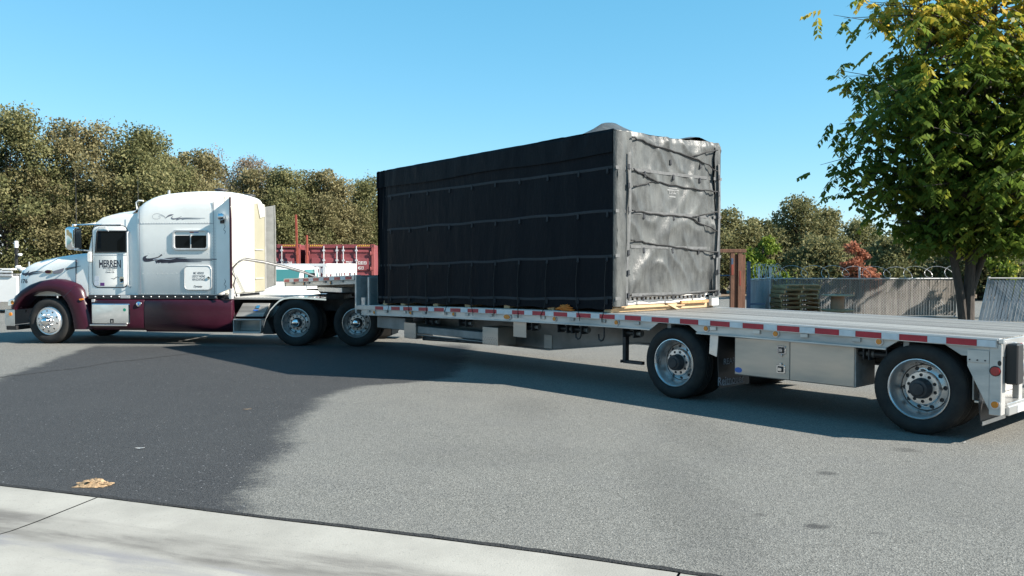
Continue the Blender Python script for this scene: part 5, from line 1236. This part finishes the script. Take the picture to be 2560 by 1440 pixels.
MB().hexa([(1.46, -0.80, 1.595), (1.46, 0.80, 1.595), (1.735, 0.84, 1.265), (1.735, -0.84, 1.265)], [(1.485, -0.80, 1.605), (1.485, 0.80, 1.605), (1.755, 0.84, 1.275), (1.755, -0.84, 1.275)]).build('windshield', MT['tealglass'], V)
for s in (1, -1):
    MB().hexa([(0.32, s * 0.95, 1.22), (1.58, s * 0.965, 1.22), (1.38, s * 0.91, 1.60), (0.36, s * 0.90, 1.61)], [(0.32, s * 0.962, 1.22), (1.58, s * 0.977, 1.22), (1.38, s * 0.922, 1.60), (0.36, s * 0.912, 1.61)]).build('side_window', MT['tealglass'], V)
    bx('window_pillar', wv, V, 0.62, 0.70, min(s * 0.93, s * 0.985), max(s * 0.93, s * 0.985), 1.2, 1.62, 0.01)
    MB().prism(rrect(1.40, 1.46, 1.22, 1.50, 0.02), 'y', s * 1.02, s * 1.24).build('mirror', MT['black'], V, 0.01)
    for x in (2.2, -1.9, ):
        w_ = place('wheel', ME_DISH, V, (x, s * 1.0, 0.40), (0, 0, 0 if s > 0 else math.pi), (0.85, 0.85, 0.85)); place('tyre', ME_TY_TR, w_)
bx('bumper', MT['alu'], V, 2.82, 2.92, -0.9, 0.9, 0.45, 0.65, 0.02); bx('chassis', MT['steel'], V, -3.5, 2.6, -0.4, 0.4, 0.5, 0.8)

# ---------------------------------------------------------------- white rig at the left edge
U = empty('white_rig', (-18.6, 30.0, 0), 0, 'white truck with silver pipe rack and black exhaust stack, cut by the left edge', 'truck')
bx('body_panel', wv, U, -3.2, 0.9, 0, 2.0, 0.40, 1.33, 0.02)
for z in (1.36, 1.48): MB().tube([(-3.2, -0.02, z), (0.75, -0.02, z)], 0.045, 10).build('rack_pipe', MT['galv'], U)
bx('rack_shelf', MT['frame'], U, -3.2, 0.85, 0.05, 1.9, 1.34, 1.42); bx('rack_top', wv, U, -3.2, 0.7, 0.0, 1.9, 1.55, 1.61, 0.01)
for x in (-2.4, -1.5, -0.6, 0.3): bx('rack_upright', MT['galv'], U, x, x + 0.06, 0.0, 0.06, 1.34, 1.60)
es = MB().lathe([(0.05, 1.58), (0.055, 2.35), (0.06, 2.36), (0.065, 2.58), (0.03, 2.60), (0.0, 2.60)], (0.66, 0.4, 0), 'z', 16).build('exhaust_stack', MT['black'], U)
MB().lathe([(0.068, 2.36), (0.068, 2.585), (0.05, 2.605), (0.0, 2.605)], (0.66, 0.4, 0), 'z', 16).build('stack_cap', wv, es); MB().lathe([(0.075, 1.60), (0.11, 1.66), (0.07, 1.72)], (0.72, 0.4, 0), 'z', 14).build('stack_collar', wv, es)
MB().lathe([(0, 0), (0.06, 0.01), (0.08, 0.05), (0.06, 0.09), (0, 0.10)], (0.82, 0.35, 2.06), 'z', 14).build('lamp_globe', wv, U)
MB().lathe([(0, 0), (0.10, 0.01), (0.13, 0.07), (0.10, 0.13), (0, 0.15)], (0.95, 0.3, 1.50), 'z', 14).build('tank_dome', wv, U)
bx('upright_gauge', MT['galv'], U, 1.14, 1.18, 0.3, 0.34, 1.3, 1.85); bx('nose', wv, U, 0.9, 2.4, 0.1, 1.9, 0.40, 1.45, 0.06)
for x in (-2.4, 1.6):
    for s in (0, 1):
        w_ = place('wheel', ME_DISH, U, (x, 0.05 + 1.9 * s, 0.468), (0, 0, math.pi if s == 0 else 0)); place('tyre', ME_TY_TR, w_)

# ---------------------------------------------------------------- rusty steel frame, pallets, reels
F = empty('rusty_frame', (5.40, 20.0, 0), 0, 'rust brown steel goalpost frame with orange marks behind the tarped load', 'steel frame')
for x0, x1, y in ((-0.19, -0.10, 0.0), (-0.095, -0.02, 0.05), (-0.015, 0.085, 0.0), (0.09, 0.18, 0.06)):
    MB().box(x0, x1, y, y + 0.10, 0, 2.03 if y == 0 else 1.98).build('channel', MT['rust'], F, 0.006)
bx('cross_beam', MT['rust'], F, -2.6, 0.18, -0.01, 0.20, 2.032, 2.115, 0.006)
for x in (-2.6, -2.48): bx('channel', MT['rust'], F, x, x + 0.10, 0.0, 0.10, 0, 2.03, 0.006)
for x0, x1, z0, z1, mt in ((-0.17, -0.12, 1.50, 1.75, 'orangepaint'), (0.02, 0.06, 1.25, 1.60, 'orangepaint'), (-0.175, -0.13, 1.75, 1.90, 'bluepost')): bx('paint_mark', MT[mt], F, x0, x1, -0.004, -0.001, z0, z1, 0)

def pallet(loc, rz, label, sx=1.2):
    P = empty('pallet', loc, rz, label, 'pallet', 'pallets in the stack by the fence')
    a = rp.choice((me_str, me_str2, me_str2)); b = rp.choice((me_bd, me_bd2, me_bd2))
    for x in (-0.48, 0.0, 0.48): place('stringer', a, P, (x * sx / 1.0 * 1.02, 0, 0.019), (0, 0, R(90)), (0.86, 1, 1))
    for i in range(6): place('deck_board', rp.choice((b, b, me_bd)), P, (rp.uniform(-.015, .015), -0.46 + i * 0.184, 0.105), (0, 0, R(90)), (1, sx, 1))
    for i in range(3): place('bottom_board', b, P, (rp.uniform(-.01, .01), -0.46 + i * 0.46, 0.002), (0, 0, R(90)), (1, sx, 1))
    return P
me_str = MB().box(-0.6, 0.6, -0.02, 0.02, 0, 0.085).mesh('stringer', MT['wood'], 0.003); me_bd = MB().box(-0.05, 0.05, -0.5, 0.5, 0, 0.016).mesh('deck_board', MT['wood'], 0.002)
me_bd2 = MB().box(-0.05, 0.05, -0.5, 0.5, 0, 0.016).mesh('deck_board', MT['pallet2'], 0.002); me_str2 = MB().box(-0.6, 0.6, -0.02, 0.02, 0, 0.085).mesh('stringer', MT['pallet2'], 0.003)
ordn = ['lowest', 'second lowest', 'third lowest', 'fourth lowest', 'fourth from the top', 'third from the top', 'second from the top', 'topmost']
rp = random.Random(11); NP = 8
for k in range(NP):
    top = k >= 6
    p = pallet((8.93 + rp.uniform(-0.05, 0.05) + (0.02 if top else 0), 26.5 + rp.uniform(-.03, .03), 0.004 + k * 0.1395 + (0.0)), R(rp.uniform(-4, 4)) + R(3), ordn[k] + ' wooden pallet of the stack in front of the slatted fence', 1.12 if top else 1.2)
b = MB().box(-0.5, 0.52, -0.6, -0.4, 0, 0.03).build('loose_board', MT['pine'], None, 0.004, loc=(8.95, 26.5, 0.004 + NP * 0.1395), rot=(R(1.0), 0, R(2))); tag(b, 'pale loose board lying on top of the pallet stack', 'board')
def reel(loc, label, h, r, rd, mt):
    Q = empty('cable_reel', loc, 0, label, 'cable reel', 'cable reels beside the pallets')
    for z in (0, h - 0.03): MB().lathe([(0, z), (r, z), (r, z + 0.028), (0, z + 0.028)], (0, 0, 0), 'z', 28).build('flange', MT['pine'], Q, 0.004)
    MB().lathe([(rd, 0.029), (rd, h - 0.031)], (0, 0, 0), 'z', 24).build('drum', mt, Q)
    MB().lathe([(0, h - 0.001), (0.05, h - 0.001), (0.05, h + 0.004), (0, h + 0.004)], (0, 0, 0), 'z', 12).build('arbor', MT['black'], Q)
reel((9.94, 25.6, 0.004), 'cable reel on the ground under another reel', 0.35, 0.46, 0.20, MT['card']); reel((9.94, 25.6, 0.356), 'upper cable reel with brown drum, set on another reel', 0.47, 0.48, 0.195, MT['card'])
MB().box(0, 0.5, 0, 0.3, 0, 0.10)

# ---------------------------------------------------------------- slatted chain link fences
def fence(name, a, b, h, label, slm, pm, posts, lean=0.0, pitch=0.09, tall=0.38):
    a = Vector(a); b = Vector(b); d = b - a; Lf = d.length; Q = empty(name, (a.x, a.y, 0), math.atan2(d.y, d.x), label, 'fence')
    me = MB().prism([(-pitch * 0.41, 0), (-pitch * 0.41, 0.012), (0, 0.02), (pitch * 0.41, 0.012), (pitch * 0.41, 0)], 'z', 0.05, h - 0.03).mesh('slat', slm, smooth=0)
    n = int(Lf / pitch)
    for i in range(n):
        place('slat', me, Q, (pitch * (i + 0.5), rng.uniform(-0.004, 0.004), 0), (0, lean + rng.uniform(-0.004, 0.004), 0))
    dx = math.tan(lean) * h
    MB().tube([(dx, 0.0, h), (Lf + dx, 0.0, h)], 0.024, 8).build('top_rail', pm, Q)
    for x in posts: MB().tube([(x, 0.045, 0), (x + dx * (h + tall) / h, 0.045, h + tall)], 0.032, 10).build('post', pm, Q)
    # link wires
    m = MB(); st = 0.09
    for i in range(int((Lf + h) / st)):
        for sg in (1, -1):
            x0 = i * st - (h if sg > 0 else 0); p = []
            for z in (0.05, h):
                p.append((x0 + (z if sg > 0 else h - z) - (0 if sg > 0 else h * 0), -0.012, z))
            if 0 < p[0][0] < Lf and 0 < p[1][0] < Lf: m.tube([(q[0] + math.tan(lean) * q[2], q[1], q[2]) for q in p], 0.0016, 3, caps=False)
    if m.v: tag(m.build('link_wire', MT['galv'], Q, smooth=0), kind='stuff')
    return Q
fence('slatted_fence', (8.63, 28.0), (14.85, 28.0), 1.28, 'grey brown slatted chain link fence behind the pallets', MT['slat'], MT['galv'], (0.0, 2.98, 6.18))
fence('slatted_fence', (7.10, 25.0), (8.60, 27.95), 1.30, 'short pale blue slatted fence return left of the pallet stack', MT['slat2'], MT['galv'], (0.06, 1.6))
fence('slatted_fence', (14.03, 25.2), (18.4, 24.2), 1.34, 'leaning blue grey slatted gate panel right of the big tree trunk', MT['slat2'], MT['galv'], (0.03, 3.2), lean=R(10.5), pitch=0.095, tall=0.05)
gp = MB().box(-0.05, 0.05, -0.05, 0.05, 0, 1.84).box(0.05, 0.5, -0.02, 0.02, 0.55, 0.60).build('gate_post', MT['bluepost'], None, 0.006, loc=(7.02, 24.9, 0)); tag(gp, 'dark blue steel gate post at the end of the pale fence return', 'post')
rl = MB().tube([(-3.0, 0, 1.42), (0, 0, 1.42)], 0.02, 8).build('rail', MT['bluepost'], None, loc=(6.9, 25.1, 0)); tag(rl, 'thin blue horizontal rail running behind the rusty frame', 'rail')
# razor wire: loose coil over the fence, tight coil at the corner
def coil(name, a, b, r, turns, label, zc, ph=0.0, rag=0.3):
    m = MB(); a = Vector(a); b = Vector(b); d = (b - a); n = int(turns * 18); path = []; u = d.normalized()
    for i in range(n + 1):
        t = i / n; an = 2 * math.pi * turns * t + ph; rr = r * (1 + rag * math.sin(3.1 * i / 18 + ph) * 0.5); p = a + d * t
        path.append((p.x + u.x * 0.22 * math.sin(an), p.y + u.y * 0.22 * math.sin(an) + 0.20 * rr / r * math.cos(an * 1.0 + 0.7), zc + rr * math.cos(an) + 0.02 * math.sin(7 * t)))
    m.tube(path, 0.007, 4, caps=False)
    for i in range(0, n, 2):
        p = path[i]; e = 0.018; m.add([(p[0] - e, p[1], p[2]), (p[0], p[1] - 0.01, p[2] + e * 0.6), (p[0] + e, p[1], p[2]), (p[0], p[1] + 0.01, p[2] - e * 0.6)], [(0, 1, 2, 3)])
    o = m.build(name, MT['galv'], None, smooth=0); return tag(o, label, 'razor wire')
coil('razor_wire', (8.7, 28.0), (14.9, 28.0), 0.20, 9, 'loose silver razor wire coil along the top of the slatted fence', 1.50)
coil('razor_wire', (7.4, 25.6), (8.9, 28.0), 0.24, 8, 'tight bunch of razor wire over the fence corner', 1.52, 1.0)

# ---------------------------------------------------------------- litter on the asphalt
m = MB(); rl_ = random.Random(4); rows = []
for j in range(9):
    v = -1 + 2 * j / 8; row = []
    for i in range(17):
        u = -1 + 2 * i / 16; e = 1 + 0.28 * N((u * 3, v * 3, 5)); q = max(0, 1 - (abs(u) ** 1.8 + abs(v) ** 2))
        row.append((0.145 * u * e + 0.02 * v, 0.075 * v * e, 0.004 + 0.055 * q ** 0.7 * (0.6 + 0.9 * abs(N((u * 4, v * 5, 1)))) + 0.016 * N((u * 11, v * 9, 7)) * q))
    rows.append(row)
m.grid(rows)
for i in range(26):
    cx = rl_.uniform(-0.15, 0.15); cy = rl_.uniform(-0.065, 0.06) * (1 - abs(cx) / 0.25); z = 0.008 + 0.04 * max(0, 1 - abs(cx) / 0.16); L_ = rl_.uniform(0.04, 0.10); w_ = rl_.uniform(0.008, 0.02); a = rl_.uniform(-0.35, 0.35); c_, s_ = math.cos(a), math.sin(a); rows = []
    for t in (-1, -0.3, 0.3, 1):
        ww = w_ * (1 - 0.7 * abs(t)); zz = z + 0.004 * t + rl_.uniform(-.004, .006); rows.append([(cx + c_ * L_ * t / 2 - s_ * ww, cy + s_ * L_ * t / 2 + c_ * ww, zz), (cx + c_ * L_ * t / 2, cy + s_ * L_ * t / 2, zz + 0.006), (cx + c_ * L_ * t / 2 + s_ * ww, cy + s_ * L_ * t / 2 - c_ * ww, zz)])
    m.grid(rows)
o = m.build('dry_husk', MT['dry'], None, smooth=40, loc=(-3.30, 6.57, 0.0)); o.scale = (0.85, 0.85, 1.0); tag(o, 'clump of dry tan husk lying near the gutter', 'debris')
def leaf(loc, rz, mt, label, s):
    m = MB(); m.grid([[(s * t, s * 0.28 * (1 - abs(t)) * w_ + 0.003 * t, 0.006 + 0.02 * abs(t) * s * 5 * (1 if w_ else 0.5)) for w_ in (-1, 0, 1)] for t in (-1, -0.5, 0, 0.5, 1)])
    return tag(m.build('litter', mt, None, smooth=0, loc=loc, rot=(0, 0, rz)), label, 'litter')
leaf((-3.18, 10.03, 0.004), 0.3, MT['dry'], 'small dry brown leaf on the dark asphalt', 0.05); leaf((-3.52, 7.89, 0.004), 0.1, MT['whiteveh'], 'small white scrap on the dark asphalt', 0.045)
leaf((4.42, 8.15, 0.004), 0.6, MT['whiteveh'], 'small pale scrap on the asphalt behind the trailer', 0.03)

# ---------------------------------------------------------------- trees
def leaf_material(name, stops, trans=0.35, rough=0.6):
    m, n, l, p = nodes(name)
    at = n.new('ShaderNodeAttribute'); at.attribute_name = 'tint'
    rp_ = n.new('ShaderNodeValToRGB'); e = rp_.color_ramp.elements
    e[0].position = stops[0][0]; e[0].color = c4(stops[0][1]); e[1].position = stops[-1][0]; e[1].color = c4(stops[-1][1])
    for s in stops[1:-1]:
        q = e.new(s[0]); q.color = c4(s[1])
    l.new(at.outputs['Fac'], rp_.inputs[0]); l.new(rp_.outputs[0], p.inputs['Base Color'])
    p.inputs['Roughness'].default_value = rough; p.inputs['Specular IOR Level'].default_value = 0.15
    tr = n.new('ShaderNodeBsdfTranslucent'); l.new(rp_.outputs[0], tr.inputs['Color'])
    mx = n.new('ShaderNodeMixShader'); mx.inputs[0].default_value = trans
    l.new(p.outputs[0], mx.inputs[1]); l.new(tr.outputs[0], mx.inputs[2]); l.new(mx.outputs[0], n['Material Output'].inputs['Surface'])
    return m
LM = {
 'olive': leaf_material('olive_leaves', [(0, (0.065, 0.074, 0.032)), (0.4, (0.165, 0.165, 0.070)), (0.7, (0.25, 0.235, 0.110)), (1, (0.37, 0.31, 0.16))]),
 'brown': leaf_material('brown_olive_leaves', [(0, (0.085, 0.082, 0.038)), (0.45, (0.21, 0.187, 0.092)), (0.8, (0.31, 0.265, 0.14)), (1, (0.41, 0.32, 0.18))]),
 'grey': leaf_material('bare_grey_twigs', [(0, (0.15, 0.12, 0.085)), (0.5, (0.26, 0.20, 0.14)), (1, (0.36, 0.29, 0.22))]),
 'sage': leaf_material('sage_leaves', [(0, (0.075, 0.085, 0.036)), (0.5, (0.20, 0.19, 0.085)), (1, (0.34, 0.30, 0.15))]),
 'lime': leaf_material('lime_leaves', [(0, (0.09, 0.13, 0.02)), (0.5, (0.16, 0.22, 0.03)), (1, (0.28, 0.30, 0.05))]),
 'red': leaf_material('red_leaves', [(0, (0.16, 0.08, 0.045)), (0.5, (0.36, 0.14, 0.085)), (1, (0.50, 0.25, 0.15))]),
 'walnut': leaf_material('broad_green_leaves', [(0, (0.042, 0.076, 0.014)), (0.42, (0.118, 0.175, 0.028)), (0.60, (0.23, 0.26, 0.038)), (0.78, (0.40, 0.33, 0.04)), (1, (0.56, 0.40, 0.06))], 0.5, 0.45),
}
def quads(name, cen, ax, bx_, tint, mat, parent):
    """leaf quads: centre, half axes"""
    n = len(cen); v = np.empty((n, 4, 3), np.float32)
    v[:, 0] = cen - ax; v[:, 1] = cen - 0.15 * ax + bx_; v[:, 2] = cen + ax; v[:, 3] = cen - 0.15 * ax - bx_
    me = bpy.data.meshes.new(name); me.vertices.add(n * 4); me.vertices.foreach_set('co', v.ravel())
    me.loops.add(n * 4); me.loops.foreach_set('vertex_index', np.arange(n * 4, dtype=np.int32))
    me.polygons.add(n); me.polygons.foreach_set('loop_start', np.arange(0, n * 4, 4, dtype=np.int32)); me.polygons.foreach_set('loop_total', np.full(n, 4, np.int32))
    me.update(calc_edges=True)
    at = me.attributes.new('tint', 'FLOAT', 'FACE'); at.data.foreach_set('value', np.clip(tint, 0, 1).astype(np.float32))
    me.materials.append(mat); return place(name, me, parent)
def unit(r, n):
    v = r.normal(size=(n, 3)); return v / np.linalg.norm(v, axis=1, keepdims=True)
def wood_tree(loc, H, Rr, mat, label, seed, nleaf=9000, size=0.13, base=0.04, lobes=34, dense=1.0, group='trees in the row behind the yard'):
    r = np.random.default_rng(seed); rr = random.Random(seed)
    Tt = empty('woodland_tree', loc, r.uniform(0, 6.28), label, 'tree', group)
    m = MB(); m.tube([(0, 0, 0), (0.1, 0.05, H * 0.25), (0.0, 0.1, H * 0.55), (0.1, 0, H * 0.85)], [0.20, 0.16, 0.09, 0.02], 8)
    cs = []
    for k in range(lobes):
        t = (k + r.uniform()) / lobes; z = H * (base + 0.10 + (0.86 - base) * t)
        env = math.sin(math.pi * min(1, (0.16 + 0.84 * t)) ** 0.9) ** 0.6 if t < 0.999 else 0.1
        env = max(0.6, env) * (1.0 if t < 0.7 else 1.0 - 0.45 * ((t - 0.7) / 0.3) ** 1.6)
        q = Rr * env * math.sqrt(r.uniform(0.05, 1)) * 0.85; a = r.uniform(0, 6.28); lr = min(Rr, 2.6) * r.uniform(0.13, 0.40) * (1.0 if t < 0.75 else 0.8)
        cs.append((q * math.cos(a), q * math.sin(a), z, lr, r.uniform(-0.13, 0.13)))
    for k in range(26):
        c = cs[rr.randrange(len(cs))]; z0 = max(0.6, c[2] * 0.55); m.tube([(0, 0, z0), (c[0] * 0.5, c[1] * 0.5, (z0 + c[2]) * 0.52), (c[0], c[1], c[2])], [0.06, 0.04, 0.012], 5)
    m.build('trunk', MT['bark'], Tt)
    w = np.array([c[3] ** 2 for c in cs]); cnt = (w / w.sum() * nleaf).astype(int); P = []; tn = []
    for c, k in zip(cs, cnt):
        d = unit(r, k); rad = c[3] * (0.35 + 0.70 * r.uniform(size=k) ** 0.6 + 0.22 * np.maximum(0, r.normal(size=k))) * (1 + 0.16 * np.sin(d[:, 0] * 7 + c[0] * 5) * np.cos(d[:, 2] * 6 + c[1] * 3))
        p = np.array(c[:3]) + d * rad[:, None] * np.array([1, 1, 0.82]); P.append(p); tn.append(0.38 + 1.6 * c[4] + 0.12 * r.normal(size=k) + 0.12 * (p[:, 2] / H - 0.5))  # random lobe tint, spread widened to stand in for deep crown shade
    P = np.concatenate(P); tn = np.concatenate(tn); keep = P[:, 2] > 0.08; P = P[keep]; tn = tn[keep]; n = len(P)
    a = unit(r, n); b = np.cross(a, unit(r, n)); b /= np.linalg.norm(b, axis=1, keepdims=True) + 1e-6
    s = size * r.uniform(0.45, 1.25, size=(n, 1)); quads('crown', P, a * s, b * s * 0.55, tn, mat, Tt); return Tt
where = 'behind the parked semi tractor'
LEFT = [(-28.4, 41, 9.9, 3.9, 'olive'), (-24.4, 40.5, 9.3, 3.4, 'olive'), (-21.9, 42.5, 9.0, 3.4, 'brown'), (-19.2, 43.2, 8.75, 3.2, 'olive'), (-20.6, 47.5, 8.9, 3.4, 'olive'), (-17.4, 46.0, 8.1, 3.3, 'brown'), (-21.8, 61, 10.0, 3.2, 'grey'), (-18.8, 60.5, 9.5, 3.0, 'grey'), (-16.4, 54, 7.9, 3.3, 'brown'), (-14.0, 53.5, 7.9, 3.1, 'olive'), (-12.2, 54.5, 7.95, 3.0, 'brown'), (-9.8, 57.5, 7.6, 3.2, 'olive'), (-7.2, 58, 7.2, 3.0, 'olive')]
LAB = ['tallest olive tree of the wood, cut by the left edge', 'tall olive tree above the far left white truck', 'brownish olive tree above the tractor hood', 'bushy olive tree above the tractor cab mirror', 'olive tree seen between the two crowns above the cab', 'brown olive tree above the sleeper roof front', 'pale grey half bare tree with the higher top behind the sleeper roof', 'pale grey half bare tree right of the other bare one', 'brown tree right of the pale bare trees', 'dark olive tree above the left shipping container', 'brown tree above the lock rods of the right shipping container', 'olive tree touching the left edge of the tarped load', 'olive tree mostly hidden behind the front of the tarped load']
for i, (x, y, h, q, mt) in enumerate(LEFT):
    bare = mt == 'grey'; hid = i >= 13
    wood_tree((x, y, 0), h, q, LM[mt], LAB[i], 100 + i, 17000 if bare else (6000 if hid else 46000), 0.085 if bare else 0.08, lobes=95)
# darker trees closing the gaps behind
for i, (x, y, h, q) in enumerate([(-27.5, 50, 7.5, 3.6), (-23, 52, 7.0, 3.4), (-26, 58, 8, 3.6), (-13.5, 62, 6.9, 3.6), (-18.5, 66, 7.4, 3.6), (-8.5, 66, 6.8, 3.6)]):
    wood_tree((x, y, 0), h, q, LM['olive'], ['olive tree filling the second row at the far left', 'olive tree in the second row above the tractor hood', 'olive tree in the back row above the hood', 'olive tree in the second row above the containers', 'olive tree in the back row behind the sleeper', 'olive tree in the back row beside the tarped load'][i], 300 + i, 9000, 0.17, lobes=44)
RIGHT = [(12.6, 50, 4.95, 2.2, 'sage', 'sage green tree just right of the tarped load'), (14.9, 51, 4.6, 2.0, 'sage', 'low sage tree above the blue gate post'), (17.6, 52, 5.9, 2.3, 'sage', 'tallest grey green tree beyond the fence'), (19.6, 53, 5.2, 2.1, 'sage', 'grey green tree beside the tallest one beyond the fence'), (22.6, 55, 4.5, 2.6, 'olive', 'dark olive tree behind the red leaved tree'), (26.5, 55, 4.7, 2.8, 'olive', 'dark olive tree seen under the big tree crown'), (30.8, 54, 4.8, 3.0, 'olive', 'dark olive tree behind the yellow shrub right of the big trunk'), (35.5, 55, 5.0, 3.2, 'sage', 'sage tree cut by the right edge beyond the leaning gate panel'),
         (16.0, 44, 3.0, 2.0, 'sage', 'low sage shrub tree behind the pallet stack'), (20.0, 44, 3.1, 2.2, 'olive', 'low olive tree behind the fence right of the red tree'), (23.5, 42, 3.2, 2.2, 'olive', 'low olive tree behind the big tree trunk'), (27.5, 40, 3.2, 2.2, 'olive', 'low olive tree above the leaning gate panel')]
for i, (x, y, h, q, mt, lb) in enumerate(RIGHT):
    wood_tree((x, y, 0), h, q, LM[mt], lb, 500 + i, 17000, 0.10, base=0.02, lobes=70, group='trees beyond the fence')
wood_tree((12.9, 43, 0), 3.2, 1.35, LM['lime'], 'bright yellow green bush beyond the blue gate post', 700, 5000, 0.09, base=0.02, lobes=18, group='bushes beyond the fence')
wood_tree((15.75, 38.2, 0), 2.65, 0.95, LM['red'], 'small tree with salmon red leaves beyond the fence', 701, 4800, 0.085, base=0.10, lobes=18, group='bushes beyond the fence')
wood_tree((15.9, 27.2, 0), 2.0, 0.75, M('x', (0, 0, 0)) if False else LM['walnut'], 'yellow leaved shrub above the leaning gate panel', 702, 1500, 0.07, base=0.3, lobes=12, group='bushes beyond the fence')

# big broad-leaved tree at the right
BT = empty('broadleaf_tree', (13.15, 24.3, 0), 0, 'large green tree with yellowing top leaning into the right side', 'tree')
r = np.random.default_rng(77); rr = random.Random(77)
m = MB()
stems = [([(-0.05, 0, 0), (-0.16, 0, 0.9), (-0.42, 0.05, 2.3), (-0.72, 0.15, 4.2), (-1.1, 0.2, 6.5), (-1.4, 0.2, 9.0)], [0.14, 0.12, 0.10, 0.08, 0.05, 0.02]), ([(0.08, 0.02, 0), (0.10, 0.02, 1.0), (0.14, 0.0, 2.4), (0.3, -0.1, 4.5), (0.5, -0.2, 7.2), (0.6, -0.2, 10.3)], [0.175, 0.15, 0.125, 0.10, 0.06, 0.02]), ([(0.11, 0.02, 0.75), (0.32, 0.02, 1.5), (0.75, 0.1, 2.6), (1.5, 0.3, 4.6), (2.1, 0.4, 6.5), (2.5, 0.4, 8.6)], [0.11, 0.10, 0.085, 0.07, 0.045, 0.02])]
for p, q in stems: m.tube(p, q, 10)
def crown_r(z): return float(np.interp(z, [2.2, 3.0, 4.2, 5.5, 7.5, 9.5, 11.0, 11.8], [1.8, 2.7, 4.5, 5.1, 4.9, 4.2, 3.0, 1.2]))
tips = []
for k in range(330):
    p, q = stems[rr.randrange(3)]; t = rr.uniform(0.32, 1.0) * (len(p) - 1); i = min(int(t), len(p) - 2); s = Vector(p[i]).lerp(Vector(p[i + 1]), t - i)
    a = rr.uniform(0, 6.283); z = min(11.6, s.z * 1.03 + rr.uniform(-0.3, 1.6)); z = max(2.5, z); Rm = crown_r(z) * (0.84 + 0.22 * math.sin(3 * a + z * 1.3) * 0.5 + rr.uniform(-0.10, 0.08)); q2 = Rm * math.sqrt(rr.uniform(0.12, 1.0))
    e = Vector((0.15 + q2 * math.cos(a), 0.1 + q2 * math.sin(a) * 0.95, z)); mid = s.lerp(e, 0.5) + Vector((0, 0, 0.35))
    m.tube([s, mid, e], [0.04, 0.022, 0.006], 5); tips.append((s, mid, e))
for k in range(90):
    s, mid, e = tips[rr.randrange(len(tips))]
    if e.z > 6.5: m.tube([mid, mid + Vector((rr.uniform(-.3, .3), rr.uniform(-.3, .3), rr.uniform(0.8, 1.9)))], [0.018, 0.005], 4)
m.build('trunk', MT['bark'], BT)
C_, A_, B_, Tn = [], [], [], []
nf = 0
for (s, mid, e) in tips:
    for f in range(14 if e.z < 7.6 else 11):
        t = rr.uniform(0.35, 1.05); base = (mid.lerp(e, max(0, 2 * t - 1)) if t > 0.5 else s.lerp(mid, 2 * t)) + Vector((rr.gauss(0, 0.22), rr.gauss(0, 0.22), rr.gauss(0, 0.18)))
        if base.z < 2.15: continue
        az = rr.uniform(0, 6.283); L_ = rr.uniform(0.34, 0.60); dirv = Vector((math.cos(az), math.sin(az), rr.uniform(-1.0, 0.3))).normalized(); side = dirv.cross(Vector((0, 0, 1))).normalized()
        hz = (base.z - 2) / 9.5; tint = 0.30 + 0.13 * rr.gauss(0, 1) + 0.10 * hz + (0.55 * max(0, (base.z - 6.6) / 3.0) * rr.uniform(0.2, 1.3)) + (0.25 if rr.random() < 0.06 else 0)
        for j in range(5):
            u = (j + 0.6) / 5; c = base + dirv * (L_ * u) + Vector((0, 0, -0.16 * u * u * L_ * 2)); ll = 0.12 * (1 - 0.25 * abs(u - 0.45)); 
            for sg in (1, -1):
                ad = (side * sg * 0.86 + dirv * 0.45 + Vector((rr.uniform(-.3, .3), rr.uniform(-.3, .3), -0.55 - 0.5 * rr.random()))).normalized(); bd = ad.cross(dirv).cross(ad); bd = bd.normalized() if bd.length > 1e-4 else Vector((0, 0, 1))
                C_.append(c + ad * ll); A_.append(ad * ll); B_.append((bd + Vector((rr.uniform(-.5, .5), rr.uniform(-.5, .5), rr.uniform(-.5, .5)))) * (ll * 0.5)); Tn.append(tint + rr.gauss(0, 0.04))
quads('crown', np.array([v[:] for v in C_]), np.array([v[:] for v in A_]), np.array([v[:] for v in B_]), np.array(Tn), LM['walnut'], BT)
